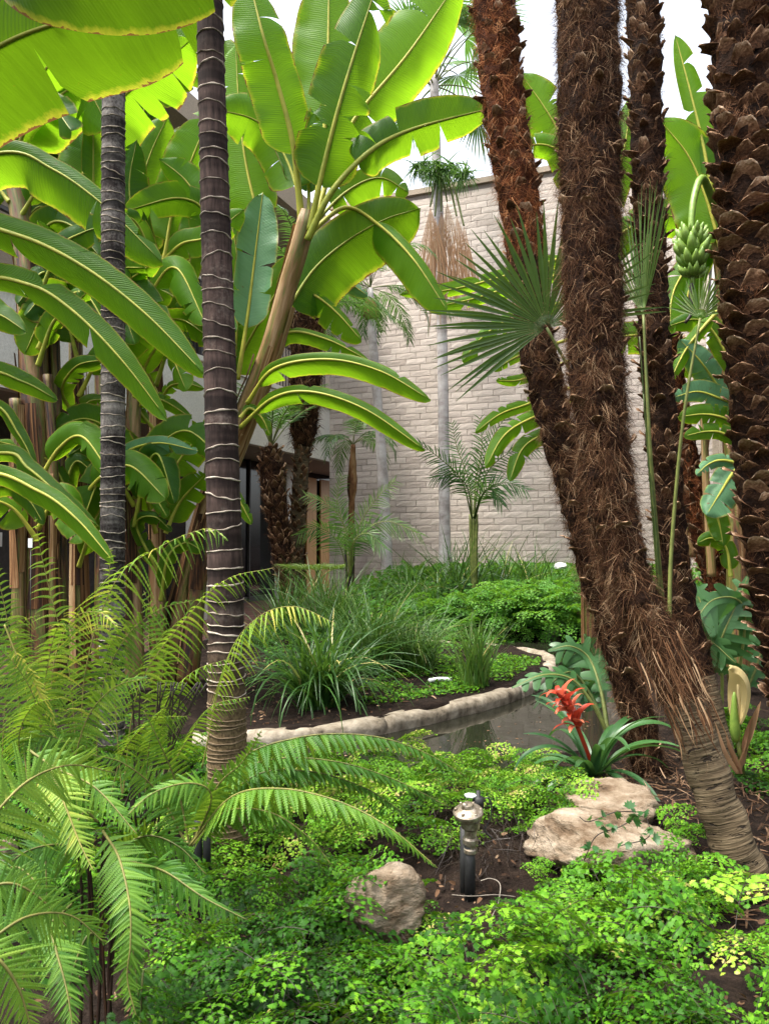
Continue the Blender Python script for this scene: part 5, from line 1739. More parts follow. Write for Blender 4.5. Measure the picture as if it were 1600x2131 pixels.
def mound(name, label, ctr, rad, h, nfr, scale, seed, tint, group, lib=None, mat='maiden_blue', cat='maidenhair fern', front=True):
    """a bushy maidenhair plant: fronds springing from a dome"""
    r_ = random.Random(seed)
    B_, A, S, Tl, Tn = [], [], [], [], []
    for k in range(nfr):
        az = r_.uniform(0, 6.283)
        rr = rad * math.sqrt(r_.random())
        f = rr / rad
        zz = h * math.sqrt(max(0, 1 - f * f)) * r_.uniform(.55, 1.0)
        B_.append(np.array(ctr) + np.array([math.cos(az) * rr, math.sin(az) * rr, zz - .08]))
        A.append(az + r_.gauss(0, .5) if f > .25 else r_.uniform(0, 6.283))
        S.append(scale * r_.uniform(.7, 1.2))
        Tl.append(r_.uniform(-.1, .7) * (.4 + f))
        Tn.append(min(1, max(0, r_.gauss(tint, .10))))
    lm, sm = maiden_patch(B_, A, S, Tl, Tn, lib or MF_LO, seed)
    o = thing(name, label, cat, ctr, group)
    tag(lm.build('fronds', M[mat], o), kind='stuff')
    tag(sm.build('stems', M['dark_stem'], o), kind='stuff')
    return o


for k, (px, py, d, r, h, n, t, lab) in enumerate([
    (935, 1240, 10.3, .55, .40, 90, .5, 'low green maidenhair bush at the pond head, left of the larger ones'),
    (1010, 1270, 10.0, .60, .55, 120, .55, 'middle maidenhair bush overhanging the far side of the pond'),
    (1085, 1265, 9.9, .62, .62, 130, .6, 'largest bright maidenhair bush on the far pond bank'),
    (1155, 1250, 10.0, .55, .55, 110, .5, 'maidenhair bush on the far pond bank touching the shaggy trunks'),
    (1110, 1200, 11.0, .60, .50, 90, .65, 'maidenhair bush behind and above the largest one'),
    (1210, 1270, 9.8, .5, .5, 60, .4, 'maidenhair bush mostly behind the leaning trunk on the far bank'),
]):
    b = P(px, py, d)
    b[2] = max(gz(b[0], b[1]), -.05)
    mound('maidenhair_fern', lab, b, r, h, n, 1.35, 200 + k, t, 'maidenhair bushes on the far bank')

# stones edging the far bank
for k, (px, py, s) in enumerate([(1150, 1318, .16), (1185, 1312, .2), (1215, 1318, .16), (1120, 1313, .12)]):
    b = gp(px, py, -.05)
    boulder('edging_stone', ['grey edging stone on the far bank below the bright bush', 'largest grey edging stone on the far bank', 'grey edging stone beside the leaning trunk across the pond', 'small grey edging stone half under the bushes across the pond'][k], b, (s, s * .7, s * .5), 30 + k, .3 * k, cat='stone', mat='kerb', group='edging stones on the far bank')
boulder('white_stone', 'small white stone among the ferns below the wall', P(1165, 1178, 10.6), (.10, .07, .05), 44, .2, cat='stone', mat='white')

# ground cover creeping over the island
def scatter_leaves(mb, pts, size, tilt, tint, tvar, seed, tmpl=PINNULE_LO):
    g_ = np.random.default_rng(seed)
    k = len(pts)
    n = nrm(np.array([0, 0, 1.0]) + g_.normal(0, tilt, (k, 3)))
    az = g_.uniform(0, 6.283, k)
    d0 = np.stack([np.cos(az), np.sin(az), np.zeros(k)], 1)
    D = nrm(d0 - n * np.sum(d0 * n, 1, keepdims=True))
    W = np.cross(n, D)
    s = size * g_.uniform(.6, 1.3, k)
    place(mb, tmpl, pts, D, W, n, s, s, None, np.clip(tint + g_.normal(0, tvar, k), 0, 1))


def poly_points(poly, n, seed, zlo=.0, zhi=.03):
    g_ = np.random.default_rng(seed)
    poly = np.asarray(poly)[:, :2]
    lo, hi = poly.min(0), poly.max(0)
    out = np.zeros((0, 2))
    while len(out) < n:
        p = g_.uniform(lo, hi, (n * 2, 2))
        out = np.vstack([out, p[sdist(p, poly) < 0]])
    out = out[:n]
    z = ground_z(out[:, 0], out[:, 1]) + g_.uniform(zlo, zhi, n)
    return np.column_stack([out, z])


isl = [gp(*p) for p in ((720, 1475), (850, 1468), (960, 1448), (1060, 1420), (1120, 1390), (1125, 1372), (1080, 1362), (980, 1362), (880, 1380), (760, 1420))]
p = poly_points(isl, 5200, 3, .0, .045)
keep = np.array([noise.noise(Vector((q[0] * 2.4, q[1] * 2.4, 4.2))) > -.18 for q in p])
mb = MB()
scatter_leaves(mb, p[keep], .020, .35, .5, .15, 4)
tag(mb.build('creeping_ground_cover', M['maiden']), 'low creeping green ground cover on the island soil', 'ground cover', kind='stuff')
p = poly_points([gp(*q) for q in ((560, 1400), (900, 1385), (1060, 1345), (960, 1300), (700, 1290), (540, 1310))], 4200, 13, .0, .12)
mb = MB()
scatter_leaves(mb, p, .030, .5, .42, .15, 14)
tag(mb.build('island_undergrowth', M['maiden_blue']), 'leafy undergrowth between the grassy clumps at the back of the island', 'ground cover', kind='stuff')
p = poly_points([(-.6, 9.6), (3.2, 9.6), (5.5, 12.5), (5.2, 15.0), (-.6, 16.5)], 12000, 23, .0, .30)
p = p[(p[:, 1] > 10.0) | (p[:, 2] > 0)]
mb = MB()
scatter_leaves(mb, p, .055, .6, .35, .15, 24)
tag(mb.build('bank_undergrowth', M['maiden_blue']), 'leafy undergrowth on the bank below the block wall', 'ground cover', kind='stuff')

# white pipe lying on the island
MB().tube(cr(np.array([gp(893, 1416, .03), gp(915, 1413, .03), gp(940, 1414, .03)]), 8), .016, 10).build('pipe_tmp', M['white'])
o = bpy.data.objects['pipe_tmp']
o.name = 'pipe'
tag(o, 'short white pipe lying on the island among the grasses', 'pipe')

p = poly_points([(-.4, 4.15), (.9, 4.15), (1.5, 5.2), (2.0, 6.6), (1.7, 6.9), (1.3, 5.6), (.5, 4.75), (-.4, 4.45)], 140, 33)
p[:, 2] = -.083
mb = MB()
scatter_leaves(mb, p, .012, .03, .5, .3, 34)
tag(mb.build('floating_debris', M['litter']), 'tiny leaf scraps floating on the pond', 'leaf litter', kind='stuff')

# ================================================================== rocks
boulder('boulder', 'tan angular boulder in the foreground among the maidenhair', P(803, 1882, 2.12), (.118, .10, .112), 3, .5, .18)
boulder('boulder', 'large tan sandstone boulder under the bromeliad', P(1272, 1690, 2.85), (.23, .19, .125), 5, .2, .2)
boulder('boulder', 'broad layered sandstone boulder half buried in front of the bromeliad rock', P(1262, 1765, 2.55), (.27, .19, .115), 8, -.15, .2)
boulder('boulder', 'tan stone cut by the left edge behind the ferns', P(0, 1790, 2.2), (.06, .06, .085), 9, .4)

# ================================================================== irrigation valve
vb = P(978, 1880, 2.40)
va = thing('irrigation_valve', 'brass irrigation valve with round bonnet on a black riser pipe', 'valve', vb)
top = P(974, 1692, 2.38)
MB().tube(np.array([P(978, 1905, 2.4), P(978, 1800, 2.39), P(977, 1760, 2.39)]), .016, 14).build('riser_pipe', M['pipe'], va)
MB().tube(np.array([P(966, 1905, 2.45), P(966, 1800, 2.45), P(966, 1720, 2.45)]), .014, 14).build('inlet_pipe', M['pipe'], va)
m = MB()
b0 = P(979, 1776, 2.39)
lathe(m, [(.0, 0), (.017, 0), (.021, .004), (.021, .014), (.016, .018), (.016, .028), (.024, .031), (.024, .044), (.019, .05), (.018, .07), (.028, .078), (.030, .098), (.0, .1)], b0, sides=20)
m.build('brass_body', M['brass'], va, smooth=False)
m = MB()
lathe(m, [(.0, -.020), (.030, -.020), (.036, -.012), (.044, -.008), (.046, .0), (.046, .006), (.042, .010), (.020, .020), (.016, .030), (.0, .031)], top, axis=(-.08, -.22, 1), sides=28)
bon = m.build('bonnet', M['brass'], va, smooth=False)
for k in range(6):
    a = 2 * math.pi * k / 6
    m = MB()
    lathe(m, [(.0, .0), (.005, .0), (.005, .007), (.0, .008)], top + np.array([.038 * math.cos(a), .038 * math.sin(a), .008 + .008 * math.sin(a)]), sides=8)
    m.build('screw', M['brass'], bon)
m = MB()
lathe(m, [(.0, .0), (.009, .0), (.009, .018), (.006, .022), (.0, .023)], top + np.array([-.012, -.01, .012]), sides=12)
m.build('flow_knob', M['brass'], va)
sol = P(995, 1668, 2.5)
m = MB()
lathe(m, [(.0, -.02), (.018, -.02), (.019, .012), (.012, .016), (.007, .018), (.007, .034), (.0, .035)], sol, sides=16)
m.build('solenoid', M['pipe'], va)
m = MB()
lathe(m, [(.0, .0), (.02, .0), (.02, .006), (.0, .007)], sol + np.array([-.025, 0, .016]), sides=6)
m.build('vent_cap', M['white'], va)
MB().tube(cr(np.array([sol, sol + [.035, 0, .01], sol + [.04, 0, -.05], sol + [.02, 0, -.09], sol + [.05, .0, -.12]]), 24), .0022, 5).build('wire', M['pipe'], va)
rp = thing('riser_pipes', 'pair of black riser pipes behind the fern at the foot of the dark ringed trunk', 'pipe', P(420, 1830, 2.5))
for px in (413, 431):
    c = np.array([P(px, 1840, 2.5), P(px, 1760, 2.5), P(px, 1700, 2.5)])
    q = MB().tube(c, .013, 12).build('riser_pipe', M['pipe'], rp)
    MB().tube(np.array([P(px, 1735, 2.5), P(px, 1712, 2.5)]), .017, 12).build('coupling', M['brass'], q)

# ================================================================== bromeliad
bp = P(1235, 1600, 3.35)
br_ = thing('bromeliad', 'bromeliad with glossy strap leaves and red flower spike on the sandstone boulder', 'bromeliad', bp)


def strap(parent, c, w, name, mat, tint, keel=.35, tip=.6):
    c = cr(np.asarray(c), 16)
    T = tangents(c)
    W = nrm(np.cross(T, Z1 + rng.normal(0, .15, 3)))
    Nn = np.cross(W, T)
    f = np.linspace(0, 1, 16)
    ww = w * .5 * np.minimum(1, .75 + f) * np.maximum(.02, 1 - f ** 3.2) ** tip
    V = np.stack([c + W * (ww * s)[:, None] + Nn * (ww * abs(s) * keel)[:, None] for s in (-1, -.5, 0, .5, 1)], 1).reshape(-1, 3)
    Q = [(i * 5 + j, i * 5 + j + 1, (i + 1) * 5 + j + 1, (i + 1) * 5 + j) for i in range(15) for j in range(4)]
    return MB().add(V, quads=Q, tint=tint).build(name, M[mat], parent)


for k in range(26):
    az = 2.4 * k
    strap(br_, frond_arc(bp + np.array([.02 * math.cos(az), .02 * math.sin(az), -.03]), az, 78 - (k % 13) * 4.5, rnd.uniform(.32, .50), rnd.uniform(60, 150)), rnd.uniform(.036, .050), 'leaf', 'bromeliad', rnd.uniform(.15, .9))
sp = cr(np.array([bp, P(1212, 1540, 3.32), P(1190, 1490, 3.3), P(1160, 1440, 3.28)]), 20)
spike = MB().tube(sp, .009, 8, tint=.3).build('flower_spike', M['red'], br_)
for k in range(30):
    i = 10 + int(k * 9.5 / 30)
    az = 2.4 * k
    T_ = nrm(sp[min(i + 1, 19)] - sp[i - 1])
    a1 = nrm(np.cross(T_, [0, 1, 0]))
    a2 = np.cross(T_, a1)
    d = math.cos(az) * a1 + math.sin(az) * a2
    L_ = rnd.uniform(.045, .105)
    c = np.array([sp[i], sp[i] + T_ * L_ * .35 + d * L_ * .35, sp[i] + T_ * L_ * .45 + d * L_ * .8, sp[i] + T_ * L_ * .35 + d * L_ * 1.1])
    strap(spike, c, rnd.uniform(.022, .034), 'bract', 'red', rnd.uniform(.2, 1), .2, .9)

# ================================================================== split-leaf philodendron
LOBE = strip_template(6, lambda x: .5 * (1 - x ** 4) ** .6 * (1 - .1 * x), .12)


def split_leaf(parent, pts, halfw, roll, tint, nl=9, pet=.35):
    c = cr(np.asarray(pts), 40)
    i0 = int(pet * 39)
    mid = c[i0:]
    L = np.linalg.norm(np.diff(mid, axis=0), axis=1).sum()
    mb = MB()
    pinnate(mb, mid, nl, .06, halfw, L / nl * .66, LOBE, roll, None, .1, .28, 22, lambda q: (np.sin(np.clip(q * .86 + .16, 0, 1) * math.pi)) ** .55, tint, .06, 2)
    T = tangents(mid)
    L0 = view_lat(mid, T, roll)
    w = halfw * .20 * np.sin(np.linspace(.08, .97, len(mid)) * math.pi) ** .6
    V = np.stack([mid - L0 * w[:, None], mid, mid + L0 * w[:, None]], 1).reshape(-1, 3)
    n = len(mid)
    Q = [(i * 3 + j, i * 3 + j + 1, i * 3 + j + 4, i * 3 + j + 3) for i in range(n - 1) for j in range(2)]
    mb.add(V + np.array([0, -.002, .002]), quads=Q, tint=tint)
    o = mb.build('split_leaf', M['monstera'], parent)
    MB().tube(c, np.linspace(.012, .003, 40), 7, tint=tint).build('petiole', M['palm_rib'], o)
    return o


ph1 = thing('philodendron', 'split-leaf philodendron with big holed grey-green leaves between the right-hand trunks', 'philodendron', P(1500, 1500, 4.6))
for pts, hw, ro, ti in [
    ([(1500, 1500, 4.6), (1500, 1390, 4.5), (1470, 1290, 4.45), (1440, 1210, 4.5), (1478, 1335, 4.3)][:4], .20, 0, .75),
    ([(1510, 1500, 4.6), (1540, 1380, 4.5), (1545, 1260, 4.4), (1480, 1250, 4.3), (1425, 1330, 4.2)], .19, 0, .7),
    ([(1500, 1500, 4.6), (1480, 1400, 4.5), (1500, 1330, 4.4), (1530, 1260, 4.4), (1555, 1200, 4.4)], .20, 0, .6),
    ([(1500, 1500, 4.6), (1460, 1440, 4.5), (1440, 1350, 4.4), (1470, 1330, 4.3), (1530, 1380, 4.2)], .16, 20, .85),
    ([(1510, 1500, 4.6), (1560, 1420, 4.5), (1590, 1330, 4.5), (1600, 1260, 4.5)], .18, 0, .4),
    ([(1500, 1500, 4.6), (1440, 1450, 4.6), (1430, 1380, 4.6), (1440, 1310, 4.6)], .14, 0, .25),
]:
    split_leaf(ph1, PP(pts), hw, ro, ti)
ph2 = thing('philodendron', 'dark philodendron leaves hanging over the pond behind the red bromeliad', 'philodendron', P(1265, 1530, 3.9))
for pts, hw, ro, ti in [
    ([(1265, 1530, 3.9), (1250, 1440, 4.0), (1225, 1370, 4.1), (1185, 1345, 4.1), (1140, 1355, 4.1)], .13, 20, .5),
    ([(1265, 1530, 3.9), (1235, 1470, 3.9), (1190, 1415, 3.9), (1130, 1405, 3.85), (1065, 1432, 3.8)], .085, 35, .6),
    ([(1265, 1530, 3.9), (1230, 1450, 4.0), (1190, 1400, 4.0), (1150, 1420, 3.9), (1110, 1475, 3.85)], .07, 20, .3),
    ([(1265, 1530, 3.9), (1255, 1450, 4.1), (1240, 1380, 4.2), (1215, 1320, 4.2)], .13, 10, .35),
    ([(1265, 1530, 3.9), (1240, 1470, 4.0), (1215, 1430, 4.0), (1200, 1470, 3.9)], .08, 10, .2),
]:
    split_leaf(ph2, PP(pts), hw, ro, ti, 7)
# cream spathe flower
fl = thing('arum_flower', 'cream hooded arum flower on a green stalk beside the right-hand trunk', 'flower', P(1540, 1600, 3.3))
fc = cr(PP([(1536, 1505, 3.30), (1543, 1475, 3.30), (1547, 1440, 3.30), (1543, 1408, 3.29), (1528, 1390, 3.27), (1515, 1394, 3.25)]), 22)
T_ = tangents(fc)
ang = np.linspace(-1.75, 1.75, 15)
V = []
for i in range(22):
    f = i / 21
    R = .040 * (math.sin(min(1, f * .93 + .10) * math.pi) ** .7) + .002
    bk = np.array([.93, .36, .1])
    side = nrm(bk - T_[i] * (bk @ T_[i]))
    oth = np.cross(T_[i], side)
    for a in ang:
        k_ = abs(a) / 1.75
        V.append(fc[i] - side * R * .55 + R * (1 + .25 * k_ ** 4) * (math.cos(a) * side + math.sin(a) * 1.0 * oth) - side * R * .12 * k_ ** 3)
Q = [(i * 15 + j, i * 15 + j + 1, (i + 1) * 15 + j + 1, (i + 1) * 15 + j) for i in range(21) for j in range(14)]
MB().add(V, quads=Q, tint=.6).build('spathe', M['cream'], fl)
m = MB()
m.tube(cr(PP([(1532, 1545, 3.3), (1528, 1510, 3.29), (1527, 1470, 3.28), (1527, 1440, 3.28)]), 12), np.array([.008, .016, .02, .021, .02, .019, .017, .015, .013, .011, .009, .004]), 12, tint=.6).build('green_bract', M['fruit'], fl)
MB().tube(cr(PP([(1534, 1500, 3.29), (1536, 1460, 3.285), (1535, 1425, 3.28)]), 8), np.linspace(.010, .006, 8), 8, tint=.9).build('spadix', M['cream'], fl)
MB().tube(PP([(1545, 1610, 3.3), (1538, 1560, 3.3), (1532, 1530, 3.3)]), .010, 8, tint=.5).build('stalk', M['palm_rib'], fl)
for a, b, c_ in (((1530, 1610), (1505, 1570), (1485, 1500)), ((1545, 1610), (1560, 1540), (1582, 1460)), ((1540, 1610), (1550, 1560), (1565, 1490)), ((1535, 1610), (1515, 1560), (1508, 1520))):
    strap(fl, PP([(*a, 3.3), (*b, 3.28), (*c_, 3.28)]), .045, 'sheath', 'dead_frond', rnd.uniform(0, .4), .6, .8)

# ================================================================== ferns on the left
K1 = P(205, 1800, 1.62)
f1 = thing('tree_fern', 'big pale-green fern filling the lower left corner, on thick brown stems', 'fern', P(200, 2260, 1.6))
for k in range(7):
    x = 175 + k * 10 + rnd.uniform(-6, 6)
    MB().tube(cr(PP([(x + rnd.uniform(-25, 25), 2300, 1.62 + rnd.uniform(-.05, .05)), (x, 2050, 1.62), (x + rnd.uniform(-10, 10), 1850, 1.6), (x + rnd.uniform(-20, 20), 1740, 1.58)]), 14), np.linspace(.0048, .0025, 14), 6, tint=rnd.uniform(-.2, .3)).build('old_stem', M['dry_sheath'], f1)
FR1 = [
    ([(-90, 1800, 1.18), (0, 1682, 1.22), (70, 1618, 1.27), (150, 1592, 1.32), (240, 1608, 1.38)], 0.128, 39, 15, .25, .15, .60),
    ([(60, 1560, 1.6), (120, 1600, 1.55), (200, 1640, 1.5), (285, 1735, 1.45)], 0.091, 34, 10, .3, .2, .50),
    ([(100, 1590, 1.5), (130, 1660, 1.45), (165, 1750, 1.42), (195, 1812, 1.4)], 0.073, 32, 0, .1, .1, .74),
    ([(215, 1730, 1.55), (248, 1785, 1.48), (270, 1880, 1.42), (272, 1965, 1.39), (266, 2040, 1.38), (290, 2135, 1.37)], 0.076, 39, 0, .08, .1, .52),
    ([(260, 1790, 1.6), (340, 1812, 1.52), (425, 1868, 1.47), (516, 1915, 1.44)], 0.076, 34, 25, .55, .25, .34),
    ([(-90, 2020, 1.18), (0, 1942, 1.2), (70, 1904, 1.24), (150, 1906, 1.28), (218, 1962, 1.3)], 0.098, 36, 10, .25, .2, .50),
    ([(-70, 1880, 1.3), (10, 1838, 1.3), (80, 1866, 1.32), (155, 1945, 1.34)], 0.073, 34, 10, .2, .2, .45),
    ([(-60, 1960, 1.12), (0, 1998, 1.12), (42, 2062, 1.13), (68, 2150, 1.14)], 0.085, 32, 0, .15, .1, .56),
    ([(95, 1890, 1.42), (118, 1980, 1.37), (140, 2062, 1.33), (155, 2160, 1.3)], 0.071, 34, 0, .15, .1, .46),
    ([(150, 1880, 1.5), (90, 1940, 1.45), (50, 2030, 1.42), (40, 2130, 1.4)], 0.073, 32, 0, .2, .1, .36),
    ([(200, 1800, 1.6), (140, 1760, 1.55), (60, 1770, 1.5), (-20, 1830, 1.45)], 0.085, 32, 20, .3, .2, .3),
    ([(210, 1790, 1.6), (300, 1740, 1.6), (370, 1760, 1.58), (430, 1820, 1.56)], 0.073, 32, 30, .4, .2, .28),
]
for k in range(8):
    bx, by = rnd.uniform(-40, 330), rnd.uniform(1640, 2050)
    dd = rnd.uniform(1.45, 1.75)
    dx, dy = rnd.uniform(-110, 170), rnd.uniform(60, 190)
    FR1.append(([(bx, by, dd), (bx + dx * .4, by - 20, dd - .03), (bx + dx * .8, by + dy * .35, dd - .06), (bx + dx, by + dy, dd - .08)], rnd.uniform(.055, .085), 30, rnd.uniform(0, 30), .2, .2, rnd.uniform(.2, .5)))
for pts, pl, npair, roll, dr, sg, ti in FR1:
    fern_frond(f1, PP(pts), pl, npair, roll, dr, sg, ti, 18, .08, r=.0026)

f2 = thing('sword_fern', 'fern with long combed fronds sweeping right in front of the pond', 'fern', P(400, 1800, 2.05))
FR2 = [
    ([(395, 1760, 2.0), (480, 1660, 1.95), (580, 1641, 1.9), (700, 1666, 1.85), (810, 1722, 1.8), (910, 1806, 1.78)], .105, 44, 62, .9, .25, .52),
    ([(395, 1760, 2.1), (490, 1590, 2.1), (620, 1535, 2.1), (760, 1530, 2.1), (870, 1560, 2.1), (970, 1615, 2.1)], .105, 44, 62, 1.0, .25, .36),
    ([(400, 1760, 2.2), (470, 1625, 2.2), (570, 1580, 2.2), (700, 1585, 2.2), (820, 1622, 2.2), (935, 1680, 2.2)], .095, 40, 60, .9, .25, .30),
    ([(400, 1760, 2.0), (440, 1660, 1.96), (400, 1630, 1.92), (320, 1650, 1.88), (250, 1712, 1.85)], .085, 30, 25, .4, .2, .5),
    ([(400, 1760, 2.0), (450, 1640, 2.0), (505, 1585, 1.98), (545, 1520, 1.95)], .075, 28, 10, .2, .2, .5),
    ([(400, 1760, 2.0), (470, 1690, 1.94), (560, 1690, 1.9), (640, 1740, 1.86), (690, 1800, 1.84)], .075, 30, 55, .8, .25, .44),
    ([(390, 1760, 2.05), (330, 1650, 2.05), (260, 1590, 2.0), (190, 1570, 1.95)], .085, 30, 10, .3, .2, .45),
    ([(395, 1760, 2.05), (370, 1640, 2.05), (330, 1540, 2.0), (300, 1480, 1.98)], .08, 28, 0, .2, .2, .4),
    ([(395, 1760, 2.1), (520, 1620, 2.15), (640, 1605, 2.2), (760, 1640, 2.2), (850, 1700, 2.2)], .085, 36, 62, .9, .25, .24),
]
for pts, pl, npair, roll, dr, sg, ti in FR2:
    fern_frond(f2, PP(pts), pl, npair, roll, dr, sg, ti, 12, .12, r=.0028)

f3 = thing('wire_fern', 'tall airy fern with thin upright arching fronds around the pale ringed trunk', 'fern', P(190, 1660, 2.35))
FR3 = [
    ([(165, 1640, 2.3), (145, 1400, 2.3), (107, 1240, 2.28), (86, 1150, 2.26), (74, 1076, 2.2)], .088, 27, 0, .15, .2, .62),
    ([(170, 1640, 2.3), (178, 1400, 2.28), (240, 1212, 2.25), (330, 1140, 2.2), (430, 1100, 2.15), (472, 1122, 2.1)], .14, 34, 20, .75, .3, .60),
    ([(255, 1660, 2.3), (290, 1430, 2.3), (390, 1285, 2.28), (470, 1207, 2.25), (568, 1182, 2.2)], .10, 34, 10, .4, .3, .62),
    ([(60, 1640, 2.2), (32, 1400, 2.2), (8, 1250, 2.18), (-20, 1150, 2.15)], .10, 28, 0, .2, .2, .55),
    ([(255, 1660, 2.4), (235, 1400, 2.4), (226, 1250, 2.4), (232, 1140, 2.35)], .09, 27, 0, .2, .2, .68),
    ([(110, 1640, 2.2), (110, 1400, 2.2), (150, 1292, 2.2), (205, 1274, 2.15), (245, 1305, 2.1)], .09, 27, 20, .5, .25, .82),
    ([(10, 1300, 2.1), (40, 1372, 2.1), (85, 1445, 2.1), (118, 1510, 2.1)], .040, 22, 0, .1, .1, .97),
    ([(420, 1600, 2.6), (470, 1380, 2.58), (530, 1290, 2.5), (610, 1262, 2.45), (700, 1298, 2.4)], .11, 34, 50, .9, .3, .72),
    ([(130, 1640, 2.3), (60, 1420, 2.25), (20, 1330, 2.2), (-40, 1300, 2.15)], .10, 28, 0, .3, .2, .6),
    ([(200, 1650, 2.3), (210, 1450, 2.3), (260, 1330, 2.28), (330, 1270, 2.25), (400, 1250, 2.2)], .10, 30, 10, .4, .3, .48),
    ([(300, 1660, 2.4), (340, 1480, 2.4), (400, 1400, 2.38), (480, 1370, 2.35)], .09, 28, 20, .5, .3, .5),
    ([(280, 1660, 2.4), (330, 1450, 2.4), (340, 1330, 2.38), (300, 1230, 2.35)], .09, 28, 0, .2, .2, .44),
    ([(90, 1650, 2.1), (80, 1480, 2.1), (30, 1380, 2.05), (-30, 1340, 2.0)], .10, 28, 0, .3, .2, .42),
    ([(140, 1650, 2.1), (180, 1500, 2.1), (240, 1430, 2.08), (310, 1410, 2.05)], .09, 28, 10, .4, .2, .5),
    ([(60, 1650, 2.1), (40, 1540, 2.05), (70, 1470, 2.0), (140, 1450, 1.95)], .09, 28, 10, .4, .2, .4),
    ([(230, 1660, 2.2), (260, 1560, 2.2), (320, 1500, 2.15), (390, 1490, 2.1)], .085, 28, 10, .4, .2, .42),
    ([(180, 1660, 2.2), (150, 1560, 2.15), (90, 1530, 2.1), (20, 1550, 2.05)], .085, 28, 10, .4, .2, .38),
    ([(320, 1660, 2.5), (390, 1540, 2.5), (440, 1470, 2.45), (520, 1450, 2.4)], .08, 26, 20, .5, .2, .45),
]
for k in range(7):
    r_ = rnd
    bx, by = r_.uniform(0, 400), r_.uniform(1600, 1700)
    d = r_.uniform(2.1, 2.7)
    az = r_.choice((-1, 1)) * r_.uniform(30, 170)
    ty = r_.uniform(1220, 1520)
    FR3.append(([(bx, by, d), (bx + az * .15, by - (by - ty) * .55, d), (bx + az * .5, by - (by - ty) * .92, d - .04), (bx + az, ty + r_.uniform(-20, 40), d - .08)], r_.uniform(.06, .10), 26, r_.uniform(0, 30), r_.uniform(.1, .5), .25, r_.uniform(.25, .62)))
for pts, pl, npair, roll, dr, sg, ti in FR3:
    fern_frond(f3, PP(pts), pl * 1.12, npair, roll + rnd.uniform(-25, 40), dr, sg + .2, ti + .02, 12, .28, r=.0020, pw=.0105, tvar=.16, prof=lambda q: (1 - q) ** .6 * np.minimum(1, .5 + q * 2))
for k in range(16):
    x = rnd.uniform(240, 330)
    MB().tube(cr(PP([(x, 1720, 2.3), (x + rnd.uniform(-10, 40), 1600, 2.3), (x + rnd.uniform(0, 150), 1420, 2.28)]), 12), np.linspace(.0035, .002, 12), 5).build('wiry_stem', M['dark_stem'], f3)

# ================================================================== maidenhair carpet
ROCKS = [(P(803, 1885, 2.12), .13), (P(1262, 1765, 2.55), .25), (P(1272, 1690, 2.85), .23), (P(978, 1860, 2.4), .05)]


def carpet(name, label, poly, n, scale, tint, seed, lib=MF_HI, holes=ROCKS, az0=-1.57, azs=1.3, tvar=.12, zoff=.0, cull=None, mat='maiden', mnd=.16):
    g_ = np.random.default_rng(seed)
    p = poly_points(poly, n, seed)
    keep = np.ones(len(p), bool)
    for c, r in holes:
        keep &= (np.hypot(p[:, 0] - c[0], p[:, 1] - c[1]) > r)
    if cull is not None:
        keep &= np.array([noise.noise(Vector((q[0] * cull[0], q[1] * cull[0], seed * 1.7))) > cull[1] for q in p])
    p = p[keep]
    k = len(p)
    p[:, 2] += zoff - .02 + mnd * np.clip(np.array([noise.noise(Vector((q[0] * 4.2, q[1] * 4.2, seed * .37))) for q in p]) + .15, 0, 1)
    az = g_.normal(az0, azs, k)
    big = np.array([noise.noise(Vector((q[0] * 3.5, q[1] * 3.5, seed))) for q in p])
    lm, sm = maiden_patch(p, az, scale * g_.uniform(.5, 1.3, k), g_.uniform(-.25, .45, k), np.clip(tint + big * .35 + g_.normal(0, tvar, k), 0, .9), lib, seed)
    o = thing(name, label, 'maidenhair fern', p.mean(0))
    tag(lm.build('leaflets', M[mat], o), kind='stuff')
    tag(sm.build('wiry_stems', M['dark_stem'], o), kind='stuff')
    o['kind'] = 'stuff'
    return o


carpet('maidenhair_carpet', 'bright maidenhair fern spilling over the lower right foreground', [(.12, 1.15), (1.5, 1.15), (1.55, 1.9), (1.15, 2.25), (.85, 2.35), (.5, 2.3), (.30, 2.05), (.15, 1.8)], 620, .82, .50, 51, cull=(3.8, -.17), tvar=.2, mnd=.26)
carpet('maidenhair_carpet', 'darker maidenhair fern in the bottom middle below the small boulder', [(-.55, 1.2), (.22, 1.15), (.22, 2.0), (.10, 2.15), (-.25, 2.3), (-.5, 2.0)], 320, .78, .32, 52, cull=(3.2, -.14), tvar=.16, mnd=.2)
carpet('maidenhair_carpet', 'yellow-green maidenhair fern on the near pond bank behind the brass valve', [(-.75, 2.75), (-.1, 2.6), (.35, 2.75), (.62, 3.05), (.8, 3.75), (.4, 3.85), (-.2, 3.88), (-.8, 3.95)], 380, .68, .68, 53, tvar=.16, cull=(3.5, -.35))
carpet('maidenhair_carpet', 'maidenhair fern under the tall ferns at the left', [(-1.7, 2.0), (-.75, 2.2), (-.75, 4.2), (-1.6, 4.4), (-2.4, 3.4)], 320, .85, .38, 54, lib=MF_LO)
carpet('maidenhair_carpet', 'maidenhair fern tucked around the sandstone boulders', [(.5, 2.35), (.95, 2.2), (1.02, 2.6), (.75, 3.2), (.45, 3.05)], 110, .62, .55, 55, holes=[(P(1262, 1745, 2.55), .16), (P(1272, 1690, 2.85), .15)])
carpet('maidenhair_carpet', 'maidenhair fern at the far right behind the bare palm foot', [(1.45, 2.9), (2.3, 2.9), (2.6, 4.6), (1.9, 4.8), (1.55, 3.9)], 160, .75, .45, 56, lib=MF_LO)
carpet('maidenhair_carpet', 'maidenhair fern round the foot of the dark ringed trunk', [(-.75, 2.3), (-.35, 2.3), (-.05, 2.55), (-.2, 2.75), (-.8, 2.8)], 70, .7, .45, 57, cull=(3, -.1))
